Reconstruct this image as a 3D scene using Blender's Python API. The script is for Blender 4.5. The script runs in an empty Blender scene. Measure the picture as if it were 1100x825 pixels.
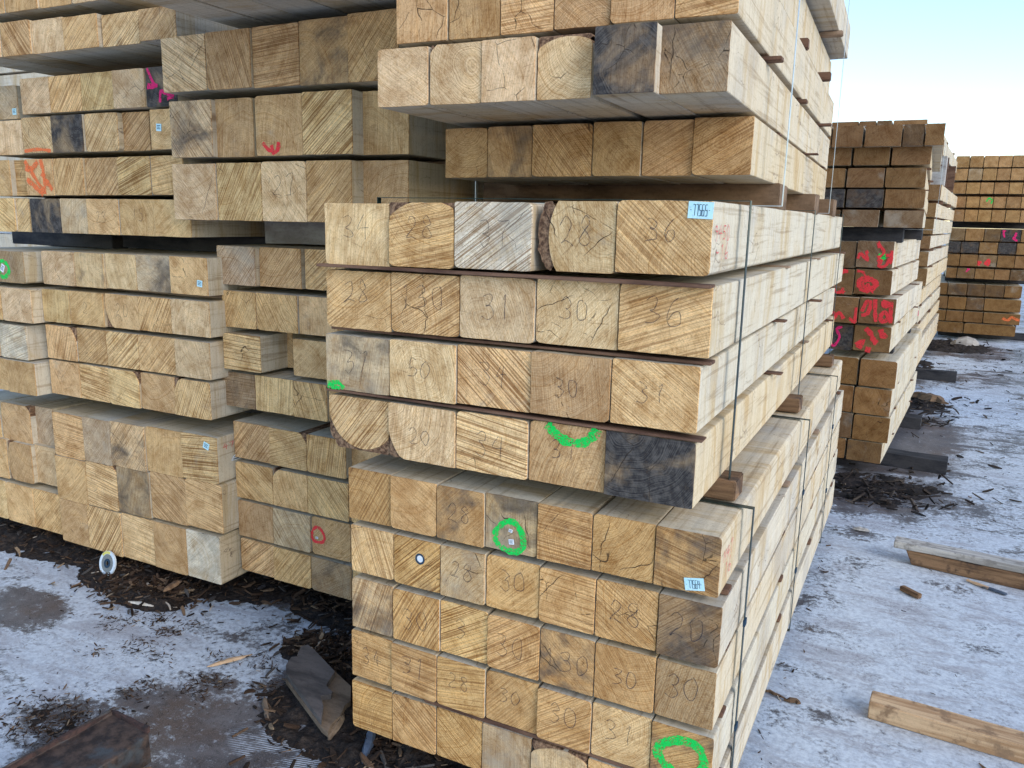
import bpy, bmesh, math, random
from mathutils import Vector, Matrix, noise
random.seed(7)
S = bpy.context.scene
C = S.collection
R = math.radians
H = 1.55   # camera height
BUNDLES = [
 ('M1', 0, (0.0, 1.69), [
  (2.78, [(-1.406, -1.201, 1.423, 1.582, 0, 'p n34 v85'), (-1.201, -1.011, 1.428, 1.586, 0, 'h s12 n28 wt'), (-1.011, -0.805, 1.432, 1.589, 0, 'w s35 S n37'), (-0.805, -0.607, 1.436, 1.593, 0, 'p wl n28 crack'), (-0.607, -0.398, 1.441, 1.596, 0, 'h s-42 n36 ')]),
  (2.84, [(-1.402, -1.195, 1.261, 1.413, 0, 'h s35 n28'), (-1.195, -0.994, 1.264, 1.415, 0, 'h s32 n130'), (-0.994, -0.794, 1.266, 1.418, 0, 'p n31 v-70'), (-0.794, -0.592, 1.269, 1.42, 0, 'p n30 crack'), (-0.592, -0.387, 1.271, 1.422, 0, 'h s20 n36')]),
  (2.78, [(-1.407, -1.201, 1.094, 1.243, 0, 'g n37 dk'), (-1.201, -1.003, 1.097, 1.246, 0, 'p n50'), (-1.003, -0.8, 1.1, 1.248, 0, 'h s-42 n34 S'), (-0.8, -0.601, 1.103, 1.251, 0, 'b n30'), (-0.601, -0.402, 1.105, 1.253, 0, 'h s-35 n31')]),
  (2.9, [(-1.406, -1.205, 0.932, 1.079, 0, 'y s50 wb S'), (-1.205, -1.001, 0.933, 1.081, 0, 'p wbl n20'), (-1.001, -0.802, 0.934, 1.084, 0, 'y s-10 n34 S'), (-0.802, -0.607, 0.935, 1.086, 0, 'b n31 r'), (-0.607, -0.399, 0.936, 1.088, 0, 'k crack')]),
 ]),
 ('M2', 0, (0.0, 1.69), [
  (2.7, [(-1.345, -1.203, 0.735, 0.881, 0, 'b s60 dk'), (-1.203, -1.058, 0.736, 0.882, 0, 'h'), (-1.058, -0.918, 0.737, 0.882, 0, 'b n28 dk'), (-0.918, -0.773, 0.739, 0.883, 0, 'g crack dk'), (-0.773, -0.631, 0.74, 0.883, 0, 'b s-5'), (-0.631, -0.479, 0.741, 0.884, 0, 'b crack'), (-0.479, -0.33, 0.742, 0.884, 0, 'b s-15 crack dk')]),
  (2.75, [(-1.336, -1.193, 0.584, 0.72, 0, 'p s-70'), (-1.193, -1.046, 0.582, 0.72, 0, 'h s42 S'), (-1.046, -0.913, 0.581, 0.721, 0, 'g n28'), (-0.913, -0.763, 0.579, 0.722, 0, 'h n30'), (-0.763, -0.616, 0.578, 0.722, 0, 'h s-5 crack'), (-0.616, -0.463, 0.576, 0.723, 0, 'h s-35 n28'), (-0.463, -0.318, 0.574, 0.723, 0, 'd s40 n20 dk')]),
  (2.75, [(-1.336, -1.197, 0.416, 0.566, 0, 'g s70 dk'), (-1.197, -1.048, 0.416, 0.565, 0, 'h s60 n30'), (-1.048, -0.904, 0.417, 0.564, 0, 'y s30 S n3'), (-0.904, -0.755, 0.417, 0.564, 0, 'h s35 n30'), (-0.755, -0.61, 0.417, 0.563, 0, 'b n130 crack dk'), (-0.61, -0.46, 0.418, 0.563, 0, 'b n30'), (-0.46, -0.32, 0.418, 0.562, 0, 'd n30')]),
  (2.75, [(-1.343, -1.202, 0.262, 0.404, 0, 'h s-5 n34'), (-1.202, -1.055, 0.262, 0.404, 0, 'h s-5 n31'), (-1.055, -0.908, 0.262, 0.404, 0, 'h s10 n28'), (-0.908, -0.757, 0.262, 0.404, 0, 'b n30'), (-0.757, -0.611, 0.262, 0.404, 0, 'h s35 n30'), (-0.611, -0.46, 0.262, 0.404, 0, 'p n31'), (-0.46, -0.313, 0.262, 0.404, 0, 'b s30 dk')]),
  (2.75, [(-1.343, -1.203, 0.1, 0.247, 0, 'h s0'), (-1.203, -1.059, 0.1, 0.247, 0, 'h s-40'), (-1.059, -0.916, 0.1, 0.247, 0, 'h s-40'), (-0.916, -0.771, 0.1, 0.247, 0, 'g'), (-0.771, -0.617, 0.1, 0.247, 0, 'g wt'), (-0.617, -0.456, 0.1, 0.247, 0, 'h'), (-0.456, -0.308, 0.1, 0.247, 0, 'b')]),
 ]),
 ('T', 1.8, (-0.39, 1.72), [
  (2.5, [(-0.936, -0.787, 2.315, 2.46, 0.05, 'b'), (-0.787, -0.65, 2.315, 2.46, 0.05, 'b'), (-0.65, -0.521, 2.315, 2.46, 0.05, 'b'), (-0.521, -0.384, 2.315, 2.46, 0.05, 'b'), (-0.384, -0.242, 2.315, 2.46, 0.05, 'b'), (-0.242, -0.109, 2.315, 2.46, 0.05, 'b'), (-0.109, 0.037, 2.315, 2.46, 0.05, 'b')]),
  (2.5, [(-0.872, -0.73, 2.155, 2.295, 0.03, 'b'), (-0.73, -0.597, 2.155, 2.295, 0.03, 'b'), (-0.597, -0.463, 2.155, 2.295, 0.03, 'b'), (-0.463, -0.326, 2.155, 2.295, 0.03, 'b'), (-0.326, -0.179, 2.155, 2.295, 0.03, 'b'), (-0.179, -0.025, 2.155, 2.295, 0.03, 'b')]),
  (2.5, [(-0.813, -0.673, 1.958, 2.12, 0.04, 'b'), (-0.671, -0.536, 1.959, 2.12, 0.04, 'b crack'), (-0.536, -0.404, 1.96, 2.119, 0.04, 'h s5'), (-0.404, -0.272, 1.962, 2.119, 0.04, 'b'), (-0.272, -0.132, 1.963, 2.119, 0.04, 'b'), (-0.132, -0.001, 1.964, 2.118, 0.04, 'b s10')]),
  (2.5, [(-0.843, -0.7, 1.808, 1.942, 0, 'p'), (-0.697, -0.559, 1.808, 1.943, 0, 'p wtl'), (-0.559, -0.425, 1.808, 1.944, 0, 'p'), (-0.425, -0.296, 1.809, 1.944, 0, 'p wt'), (-0.278, -0.144, 1.809, 1.945, -0.04, 'k'), (-0.152, -0.005, 1.81, 1.946, 0, 'd crack dk')]),
  (2.15, [(-0.845, -0.71, 1.66, 1.795, 0.33, 'b'), (-0.709, -0.574, 1.661, 1.796, 0.33, 'b dk'), (-0.574, -0.403, 1.662, 1.797, 0.33, 'b s-50'), (-0.403, -0.274, 1.663, 1.799, 0.33, 'b'), (-0.274, -0.145, 1.664, 1.8, 0.33, 'b s30'), (-0.145, -0.0, 1.665, 1.802, 0.33, 'b s30')]),
 ]),
 ('U', 0, (0.0, 2.1), [
  (2.6, [(-2.432, -2.223, 1.953, 2.134, 0, 'p s-30 crack'), (-2.223, -2.026, 1.952, 2.136, 0, 'b s-70'), (-2.026, -1.83, 1.95, 2.139, 0, 'b s5'), (-1.83, -1.637, 1.948, 2.142, 0, 'b dk'), (-1.637, -1.45, 1.947, 2.145, 0, 'h s50')]),
  (2.6, [(-2.409, -2.209, 1.735, 1.925, 0, 'p s-50 dk'), (-2.217, -2.043, 1.735, 1.927, 0.02, 'b v85'), (-2.024, -1.823, 1.736, 1.928, 0, 'b'), (-1.823, -1.624, 1.737, 1.93, 0, 'y s40 S'), (-1.66, -1.453, 1.738, 1.931, 0.06, 'h v88')]),
  (2.6, [(-2.418, -2.21, 1.523, 1.716, 0, 'p crack'), (-2.21, -2.007, 1.524, 1.718, 0, 'y s60 S'), (-2.007, -1.814, 1.525, 1.72, 0, 'p n27'), (-1.814, -1.631, 1.527, 1.721, 0, 'b s45'), (-1.657, -1.46, 1.528, 1.723, 0.07, 'b')]),
 ]),
 ('W', 0, (0.0, 2.17), [
  (2.6, [(-3.5, -3.273, 2.285, 2.42, -0.07, 'h'), (-3.267, -3.075, 2.285, 2.42, -0.07, 'b'), (-3.075, -2.894, 2.285, 2.42, -0.07, 'h'), (-2.889, -2.727, 2.285, 2.42, -0.07, 'p'), (-2.722, -2.54, 2.285, 2.42, -0.07, 'p')]),
  (2.6, [(-3.542, -3.317, 2.127, 2.259, -0.07, 'p'), (-3.311, -3.133, 2.128, 2.254, -0.07, 'h s-50'), (-3.134, -2.948, 2.128, 2.249, -0.07, 'p'), (-2.948, -2.757, 2.128, 2.244, -0.07, 'h s40'), (-2.754, -2.559, 2.129, 2.239, -0.05, 'y s40 S'), (-2.534, -2.352, 2.129, 2.234, -0.07, 'h s40')]),
  (2.6, [(-3.761, -3.513, 1.923, 2.062, 0.1, 'g'), (-3.343, -3.161, 1.923, 2.062, 0, 'p'), (-3.161, -2.971, 1.923, 2.061, 0, 'h s50'), (-2.971, -2.781, 1.923, 2.061, 0, 'y s60'), (-2.781, -2.608, 1.923, 2.06, 0, 'p'), (-2.606, -2.448, 1.922, 2.06, 0, 'k')]),
  (2.6, [(-3.653, -3.411, 1.77, 1.911, 0.04, 'p'), (-3.349, -3.16, 1.771, 1.912, 0, 'p s-50'), (-3.159, -2.969, 1.771, 1.913, 0, 'k'), (-2.969, -2.78, 1.771, 1.914, 0, 'y s50'), (-2.8, -2.637, 1.772, 1.915, 0.03, 'h s40'), (-2.6, -2.433, 1.772, 1.915, 0, 'h')]),
  (2.6, [(-3.668, -3.462, 1.6, 1.748, 0, 'h'), (-3.491, -3.391, 1.602, 1.749, 0.03, 'b s0'), (-3.344, -3.166, 1.603, 1.749, 0, 'h'), (-3.165, -2.987, 1.605, 1.75, 0, 'h s60'), (-2.987, -2.792, 1.607, 1.75, 0, 'h s45'), (-2.79, -2.609, 1.608, 1.751, 0, 'y s20 S'), (-2.606, -2.437, 1.61, 1.752, 0, 'h s10')]),
  (2.6, [(-3.656, -3.449, 1.452, 1.592, 0, 'y s-30'), (-3.465, -3.365, 1.453, 1.593, 0.01, 'y s40'), (-3.349, -3.158, 1.454, 1.593, 0, 'k'), (-3.158, -2.987, 1.455, 1.594, 0, 'g v85'), (-2.987, -2.802, 1.456, 1.594, 0, 'h n23'), (-2.802, -2.601, 1.457, 1.595, 0, 'h n15'), (-2.601, -2.411, 1.458, 1.595, 0, 'h')]),
 ]),
 ('V', 0, (0.0, 2.17), [
  (2.6, [(-3.295, -3.088, 1.242, 1.382, 0, 'p'), (-3.087, -2.912, 1.243, 1.383, 0, 'p dk'), (-2.912, -2.735, 1.245, 1.385, 0, 'p'), (-2.735, -2.546, 1.246, 1.387, 0, 'g dk'), (-2.545, -2.349, 1.247, 1.388, 0, 'h')]),
  (2.6, [(-3.313, -3.138, 1.084, 1.223, 0, 'y'), (-3.137, -2.931, 1.086, 1.224, 0, 'h n2'), (-2.931, -2.735, 1.088, 1.225, 0, 'h n20 wbl'), (-2.735, -2.55, 1.09, 1.226, 0, 'h s60 S'), (-2.549, -2.345, 1.092, 1.228, 0, 'p')]),
  (2.6, [(-3.316, -3.123, 0.926, 1.071, 0, 'h s70 wtr'), (-3.122, -2.941, 0.927, 1.072, 0, 'h s35'), (-2.941, -2.751, 0.928, 1.073, 0, 'y s40 S'), (-2.751, -2.538, 0.929, 1.074, 0, 'h s45'), (-2.538, -2.351, 0.93, 1.075, 0, 'p')]),
  (2.6, [(-3.314, -3.119, 0.771, 0.92, 0, 'h'), (-3.119, -2.933, 0.771, 0.92, 0, 'y s-8 S'), (-2.933, -2.753, 0.771, 0.921, 0, 'y s-12 wtr'), (-2.753, -2.562, 0.771, 0.921, 0, 'h'), (-2.562, -2.367, 0.772, 0.921, 0, 'y s65 wtl S')]),
 ]),
 ('V2', 0, (0.0, 2.17), [
  (2.6, [(-3.338, -3.131, 0.49, 0.687, 0, 'h s-5'), (-3.13, -2.956, 0.497, 0.692, 0, 'g'), (-2.955, -2.748, 0.504, 0.697, 0, 'p s50 crack dk'), (-2.748, -2.541, 0.511, 0.702, 0, 'b'), (-2.541, -2.347, 0.518, 0.707, 0, 'y s5 S')]),
  (2.6, [(-3.34, -3.134, 0.291, 0.49, 0, 'h'), (-3.133, -2.935, 0.298, 0.497, 0, 'y s-10 wtr S'), (-2.934, -2.74, 0.305, 0.505, 0, 'd dk'), (-2.739, -2.533, 0.312, 0.512, 0, 'h s-35'), (-2.533, -2.334, 0.32, 0.52, 0, 'h s-12')]),
  (2.6, [(-3.332, -3.147, 0.093, 0.292, 0, 'b'), (-3.147, -2.931, 0.095, 0.295, 0, 'y s55 S'), (-2.931, -2.732, 0.097, 0.298, 0, 'y s-8'), (-2.732, -2.543, 0.099, 0.301, 0, 'b'), (-2.543, -2.358, 0.101, 0.304, 0, 'w dk2')]),
 ]),
 ('VL', 0, (0.0, 2.13), [
  (2.6, [(-3.824, -3.587, 1.24, 1.374, 0, 'h'), (-3.581, -3.358, 1.24, 1.374, 0, 'd')]),
  (2.6, [(-3.719, -3.526, 1.076, 1.221, -0.01, 'h'), (-3.52, -3.317, 1.076, 1.221, -0.01, 'p')]),
  (2.6, [(-3.836, -3.583, 0.911, 1.061, 0.0, 'h'), (-3.576, -3.386, 0.911, 1.061, 0.0, 'w s20')]),
  (2.6, [(-3.777, -3.533, 0.763, 0.906, -0.01, 'h'), (-3.526, -3.334, 0.763, 0.906, -0.01, 'b')]),
 ]),
 ('VL2', 0, (0.0, 2.19), [
  (2.6, [(-4.01, -3.77, 0.471, 0.672, 0.02, 'h'), (-3.763, -3.55, 0.471, 0.672, 0.02, 'h wtr'), (-3.583, -3.43, 0.471, 0.672, 0.05, 'g')]),
  (2.6, [(-3.954, -3.717, 0.308, 0.5, 0.0, 'h'), (-3.709, -3.532, 0.313, 0.499, 0.0, 'b wl'), (-3.555, -3.39, 0.319, 0.499, 0.02, 'p')]),
  (2.6, [(-4.015, -3.751, 0.102, 0.293, 0.0, 'y'), (-3.744, -3.543, 0.104, 0.295, 0.0, 'h'), (-3.542, -3.344, 0.106, 0.297, 0.0, 'h s45')]),
 ]),
 ('K', 0, (0.0, 2.25), [
  (2.6, [(-2.377, -2.187, 1.287, 1.432, 0, 'g s50'), (-2.188, -1.99, 1.287, 1.432, 0.02, 'h s50'), (-1.981, -1.799, 1.287, 1.432, 0.02, 'h s40'), (-1.807, -1.641, 1.287, 1.432, 0.03, 'h')]),
  (2.6, [(-2.36, -2.191, 1.127, 1.266, 0, 'h s60'), (-2.191, -1.996, 1.127, 1.266, 0, 'h s-60'), (-1.996, -1.82, 1.127, 1.266, 0, 'h'), (-1.82, -1.653, 1.127, 1.266, 0, 'b')]),
  (2.6, [(-2.35, -2.162, 0.968, 1.107, -0.02, 'y s-3 S'), (-2.267, -2.136, 0.968, 1.107, 0.12, 'h'), (-2.038, -1.865, 0.968, 1.107, 0.01, 'h'), (-1.857, -1.671, 0.968, 1.107, 0, 'h')]),
  (2.6, [(-2.385, -2.218, 0.817, 0.954, 0, 'd s0'), (-2.218, -2.031, 0.817, 0.954, 0, 'y s85'), (-2.031, -1.87, 0.817, 0.954, 0, 'h s-70'), (-1.87, -1.689, 0.817, 0.954, 0, 'h')]),
 ]),
 ('K2', 0, (0.0, 2.25), [
  (2.6, [(-2.345, -2.158, 0.612, 0.759, 0, 'h s50'), (-2.158, -1.974, 0.612, 0.759, 0, 'h s20 wtr'), (-1.974, -1.792, 0.612, 0.759, 0, 'h s80'), (-1.807, -1.638, 0.612, 0.759, 0.03, 'h')]),
  (2.6, [(-2.34, -2.147, 0.45, 0.598, 0, 'h s-35'), (-2.147, -1.976, 0.45, 0.598, 0, 'h wtl'), (-1.976, -1.783, 0.45, 0.598, 0, 'h s-50'), (-1.779, -1.606, 0.45, 0.598, 0, 'h')]),
  (2.6, [(-2.335, -2.153, 0.29, 0.441, 0, 'b'), (-2.153, -1.966, 0.29, 0.441, 0, 'g s-55'), (-1.966, -1.782, 0.29, 0.441, 0, 'b'), (-1.778, -1.6, 0.29, 0.441, 0, 'b')]),
  (2.6, [(-2.334, -2.156, 0.143, 0.281, 0, 'h s40'), (-2.156, -1.967, 0.143, 0.281, 0, 'h s50'), (-1.967, -1.777, 0.143, 0.281, 0, 'd'), (-1.777, -1.593, 0.143, 0.281, 0, 'h')]),
 ]),
 ('C1', 0, (-0.127, 5.433), [
  (1.9, [(-0.547, -0.379, 2.15, 2.232, 0.6, 'b'), (-0.376, -0.272, 2.15, 2.232, 0.6, 'b'), (-0.269, -0.177, 2.15, 2.232, 0.6, 'd'), (-0.171, 0.029, 2.15, 2.232, 0.6, 'h')]),
  (2.5, [(-0.613, -0.47, 2.013, 2.135, -0.05, 'b'), (-0.465, -0.294, 2.013, 2.135, -0.05, 'b'), (-0.284, -0.085, 2.013, 2.135, -0.05, 'b'), (-0.08, 0.031, 2.013, 2.135, -0.05, 'd'), (0.036, 0.135, 2.013, 2.135, -0.05, 'b')]),
  (2.5, [(-0.54, -0.35, 1.91, 2.032, 0, 'b'), (-0.339, -0.14, 1.91, 2.032, 0, 'b'), (-0.13, 0.08, 1.91, 2.032, 0, 'b')]),
  (2.5, [(-0.566, -0.373, 1.78, 1.895, 0, 'b'), (-0.365, -0.157, 1.78, 1.895, 0, 'b'), (-0.152, 0.066, 1.78, 1.895, 0, 'b')]),
  (2.5, [(-0.561, -0.367, 1.662, 1.772, 0, 'k'), (-0.357, -0.15, 1.662, 1.772, 0, 'k'), (-0.144, 0.074, 1.662, 1.772, 0, 'b')]),
  (2.5, [(-0.589, -0.382, 1.548, 1.65, 0, 'd'), (-0.372, -0.163, 1.548, 1.65, 0, 'g'), (-0.137, 0.078, 1.548, 1.65, 0, 'g')]),
 ]),
 ('C2', -3.5, (-0.127, 5.433), [
  (2.0, [(-0.485, -0.273, 1.298, 1.461, 0, 'd'), (-0.268, -0.06, 1.306, 1.466, 0, 'g')]),
  (2.0, [(-0.487, -0.267, 1.133, 1.291, 0, 'b'), (-0.263, -0.052, 1.143, 1.295, 0, 'b')]),
  (2.0, [(-0.432, -0.222, 0.962, 1.122, -0.03, 'b'), (-0.217, -0.011, 0.969, 1.127, -0.03, 'b')]),
  (2.0, [(-0.449, -0.239, 0.787, 0.946, 0, 'k'), (-0.234, -0.022, 0.794, 0.953, 0, 'b')]),
 ]),
 ('C3', -3.5, (-0.127, 5.433), [
  (2.0, [(-0.396, -0.191, 0.575, 0.745, 0, 'b'), (-0.18, 0.032, 0.575, 0.745, 0, 'b')]),
  (2.0, [(-0.414, -0.201, 0.397, 0.565, 0, 'b'), (-0.196, 0.019, 0.397, 0.565, 0, 'b')]),
  (2.0, [(-0.404, -0.19, 0.228, 0.39, 0, 'd'), (-0.184, 0.027, 0.228, 0.39, 0, 'b')]),
  (2.0, [(-0.431, -0.214, 0.09, 0.222, 0, 'b'), (-0.205, -0.0, 0.09, 0.222, 0, 'd')]),
 ]),
 ('D1', -3.5, (-0.008, 9.096), [
  (1.9, [(-0.526, -0.308, 2.47, 2.6, 0.9, 'b'), (-0.299, -0.086, 2.47, 2.6, 0.9, 'b')]),
  (3.3, [(-0.434, -0.223, 2.29, 2.44, 0.6, 'b'), (-0.223, -0.008, 2.29, 2.44, 0.6, 'b')]),
  (3.8, [(-0.271, -0.126, 1.83, 1.98, 0.3, 'b'), (-0.117, 0.034, 1.83, 1.98, 0.3, 'b')]),
  (3.8, [(-0.268, -0.118, 1.655, 1.79, 0.0, 'b'), (-0.109, 0.025, 1.655, 1.79, 0.0, 'b')]),
  (3.8, [(-0.276, -0.134, 1.49, 1.64, 0, 'b'), (-0.125, 0.023, 1.49, 1.64, 0, 'b')]),
  (3.8, [(-0.303, -0.151, 1.35, 1.475, 0, 'b'), (-0.142, 0.011, 1.35, 1.475, 0, 'b')]),
  (3.8, [(-0.302, -0.141, 1.175, 1.32, 0, 'b'), (-0.133, 0.009, 1.175, 1.32, 0, 'b')]),
  (3.8, [(-0.301, -0.147, 0.985, 1.155, 0, 'b'), (-0.139, 0.016, 0.985, 1.155, 0, 'b')]),
 ]),
 ('D2', -3.5, (-0.008, 9.096), [
  (3.8, [(-0.278, -0.154, 0.775, 0.925, 0, 'b'), (-0.145, -0.031, 0.775, 0.925, 0, 'b')]),
  (3.8, [(-0.268, -0.143, 0.6, 0.75, 0, 'k'), (-0.135, -0.02, 0.6, 0.75, 0, 'd')]),
  (3.8, [(-0.258, -0.137, 0.425, 0.565, 0, 'b'), (-0.129, -0.018, 0.425, 0.565, 0, 'b')]),
 ]),
 ('D3', -3.5, (-0.008, 9.096), [
  (3.8, [(-0.416, -0.231, 0.25, 0.38, 0, 'b'), (-0.222, 0.002, 0.25, 0.38, 0, 'd')]),
  (3.8, [(-0.419, -0.224, 0.1, 0.235, 0, 'b'), (-0.215, 0.001, 0.1, 0.235, 0, 'b')]),
 ]),
 ('E1', 0, (0.0, 13.1), [
  (2.5, [(0.201, 0.364, 2.376, 2.53, 0, 'h'), (0.37, 0.531, 2.376, 2.53, 0, 'b'), (0.537, 0.707, 2.376, 2.53, 0, 'h'), (0.712, 0.869, 2.376, 2.53, 0, 'h'), (0.875, 1.029, 2.376, 2.53, 0, 'b'), (1.035, 1.188, 2.376, 2.53, 0, 'h')]),
  (2.5, [(0.198, 0.362, 2.205, 2.36, 0, 'h'), (0.368, 0.536, 2.205, 2.36, 0, 'g'), (0.542, 0.706, 2.205, 2.36, 0, 'h'), (0.711, 0.869, 2.205, 2.36, 0, 'b'), (0.874, 1.03, 2.205, 2.36, 0, 'h'), (1.035, 1.188, 2.205, 2.36, 0, 'h')]),
  (2.5, [(0.207, 0.361, 2.025, 2.175, 0, 'b'), (0.366, 0.529, 2.025, 2.175, 0, 'h'), (0.534, 0.695, 2.025, 2.175, 0, 'h'), (0.7, 0.87, 2.025, 2.175, 0, 'b'), (0.875, 1.031, 2.025, 2.175, 0, 'h'), (1.036, 1.191, 2.025, 2.175, 0, 'h')]),
  (2.5, [(0.229, 0.383, 1.838, 1.987, 0, 'b'), (0.388, 0.544, 1.838, 1.987, 0, 'b'), (0.55, 0.706, 1.838, 1.987, 0, 'h'), (0.712, 0.86, 1.838, 1.987, 0, 'b'), (0.865, 1.033, 1.838, 1.987, 0, 'b'), (1.038, 1.193, 1.838, 1.987, 0, 'h')]),
  (2.5, [(0.25, 0.381, 1.65, 1.81, 0, 'b'), (0.387, 0.544, 1.65, 1.81, 0, 'b'), (0.549, 0.706, 1.65, 1.81, 0, 'h'), (0.712, 0.871, 1.65, 1.81, 0, 'b'), (0.877, 1.045, 1.65, 1.81, 0, 'b'), (1.05, 1.206, 1.65, 1.81, 0, 'h')]),
 ]),
 ('E2', 0, (0.0, 13.1), [
  (2.5, [(0.244, 0.422, 1.389, 1.56, 0, 'g'), (0.428, 0.652, 1.389, 1.56, 0, 'h'), (0.658, 0.848, 1.389, 1.56, 0, 'd'), (0.853, 1.088, 1.389, 1.56, 0, 'k'), (1.093, 1.291, 1.389, 1.56, 0, 'h')]),
  (2.5, [(0.23, 0.386, 1.221, 1.372, 0, 'k'), (0.391, 0.608, 1.221, 1.372, 0, 'k'), (0.614, 0.836, 1.221, 1.372, 0, 'h'), (0.842, 1.056, 1.221, 1.372, 0, 'k'), (1.061, 1.271, 1.221, 1.372, 0, 'h')]),
  (2.5, [(0.238, 0.394, 1.04, 1.2, 0, 'b'), (0.4, 0.616, 1.04, 1.2, 0, 'b'), (0.621, 0.847, 1.04, 1.2, 0, 'g'), (0.852, 1.056, 1.04, 1.2, 0, 'b'), (1.061, 1.272, 1.04, 1.2, 0, 'b')]),
  (2.5, [(0.247, 0.381, 0.87, 1.01, 0, 'b'), (0.386, 0.598, 0.87, 1.01, 0, 'd'), (0.604, 0.835, 0.87, 1.01, 0, 'b'), (0.841, 1.023, 0.87, 1.01, 0, 'b'), (1.029, 1.252, 0.87, 1.01, 0, 'd')]),
 ]),
 ('E3', 0, (0.0, 13.1), [
  (2.5, [(0.131, 0.29, 0.635, 0.795, 0, 'b'), (0.296, 0.533, 0.635, 0.795, 0, 'd'), (0.539, 0.75, 0.635, 0.795, 0, 'd'), (0.755, 0.985, 0.635, 0.795, 0, 'd'), (0.99, 1.194, 0.635, 0.795, 0, 'b')]),
  (2.5, [(0.141, 0.312, 0.435, 0.605, 0, 'b'), (0.318, 0.545, 0.435, 0.605, 0, 'b'), (0.55, 0.762, 0.435, 0.605, 0, 'd'), (0.767, 1.207, 0.435, 0.605, 0, 'b')]),
  (2.5, [(0.149, 0.309, 0.262, 0.41, 0, 'b'), (0.315, 0.531, 0.262, 0.41, 0, 'b'), (0.537, 0.772, 0.262, 0.41, 0, 'b'), (0.778, 1.219, 0.262, 0.41, 0, 'b')]),
  (2.5, [(0.155, 0.55, 0.1, 0.247, 0, 'b'), (0.556, 1.184, 0.1, 0.247, 0, 'b')]),
 ]),
]
# ---------------------------------------------------------------- node helpers
class NT:
    def __init__(s, name):
        m = bpy.data.materials.new(name); m.use_nodes = True
        s.m = m; s.t = m.node_tree; s.n = s.t.nodes; s.l = s.t.links
        s.n.clear(); s.out = s.n.new('ShaderNodeOutputMaterial')
        s.b = s.n.new('ShaderNodeBsdfPrincipled'); s.l.new(s.b.outputs[0], s.out.inputs[0])
    def set(s, sock, v):
        if isinstance(v, bpy.types.NodeSocket): s.l.new(v, sock)
        elif v is not None:
            if hasattr(sock.default_value, '__len__') and isinstance(v, (int, float)): v = (v,)*len(sock.default_value)
            if hasattr(sock.default_value, '__len__') and len(v) == 3 and len(sock.default_value) == 4: v = (*v, 1)
            sock.default_value = v
    def math(s, op, a, b=None, c=None, clamp=False):
        n = s.n.new('ShaderNodeMath'); n.operation = op; n.use_clamp = clamp
        for i, v in enumerate((a, b, c)):
            if v is not None: s.set(n.inputs[i], v)
        return n.outputs[0]
    def vmath(s, op, a, b=None):
        n = s.n.new('ShaderNodeVectorMath'); n.operation = op
        s.set(n.inputs[0], a)
        if b is not None:
            if op == 'SCALE': s.set(n.inputs[3], b)
            else: s.set(n.inputs[1], b)
        return n.outputs[1] if op in ('LENGTH', 'DISTANCE', 'DOT_PRODUCT') else n.outputs[0]
    def attr(s, name):
        n = s.n.new('ShaderNodeAttribute'); n.attribute_type = 'OBJECT'; n.attribute_name = name
        return n.outputs['Vector'], n.outputs['Color']
    def sep(s, v):
        n = s.n.new('ShaderNodeSeparateXYZ'); s.set(n.inputs[0], v); return n.outputs
    def comb(s, x=0., y=0., z=0.):
        n = s.n.new('ShaderNodeCombineXYZ')
        for i, v in enumerate((x, y, z)): s.set(n.inputs[i], v)
        return n.outputs[0]
    def noise(s, vec, scale=5, detail=3, rough=.5, dist=0., dim='3D', w=None):
        n = s.n.new('ShaderNodeTexNoise'); n.noise_dimensions = dim
        if dim != '1D': s.set(n.inputs['Vector'], vec)
        if w is not None: s.set(n.inputs['W'], w)
        s.set(n.inputs['Scale'], scale); n.inputs['Detail'].default_value = detail
        n.inputs['Roughness'].default_value = rough; n.inputs['Distortion'].default_value = dist
        return n.outputs['Fac']
    def noisec(s, vec, scale=5, detail=2):
        n = s.n.new('ShaderNodeTexNoise'); s.set(n.inputs['Vector'], vec); n.inputs['Scale'].default_value = scale
        n.inputs['Detail'].default_value = detail; return n.outputs['Color']
    def voro(s, vec, scale, feat='DISTANCE_TO_EDGE', rnd=1.):
        n = s.n.new('ShaderNodeTexVoronoi'); n.feature = feat; s.set(n.inputs['Vector'], vec)
        n.inputs['Scale'].default_value = scale; n.inputs['Randomness'].default_value = rnd
        return n.outputs['Distance'] if feat != 'F1C' else n.outputs['Color']
    def ss(s, v, lo, hi, a=0., b=1.):
        n = s.n.new('ShaderNodeMapRange'); n.interpolation_type = 'SMOOTHSTEP'
        for i, q in enumerate((v, lo, hi, a, b)): s.set(n.inputs[i], q)
        return n.outputs[0]
    def mix(s, f, a, b, mode='MIX'):
        n = s.n.new('ShaderNodeMix'); n.data_type = 'RGBA'; n.blend_type = mode
        s.set(n.inputs[0], f); s.set(n.inputs[6], a); s.set(n.inputs[7], b); return n.outputs[2]
    def geo(s, o): return s.n.new('ShaderNodeNewGeometry').outputs[o]
    def obj(s): return s.n.new('ShaderNodeTexCoord').outputs['Object']
    def bump(s, h, strength=.5, dist=.002):
        n = s.n.new('ShaderNodeBump'); s.set(n.inputs['Strength'], strength); n.inputs['Distance'].default_value = dist
        s.set(n.inputs['Height'], h); s.l.new(n.outputs[0], s.b.inputs['Normal'])
    def fin(s, col, rough=.8, spec=.2, metal=0.):
        s.set(s.b.inputs['Base Color'], col); s.set(s.b.inputs['Roughness'], rough)
        s.b.inputs['Specular IOR Level'].default_value = spec; s.b.inputs['Metallic'].default_value = metal
        return s.m

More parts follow.
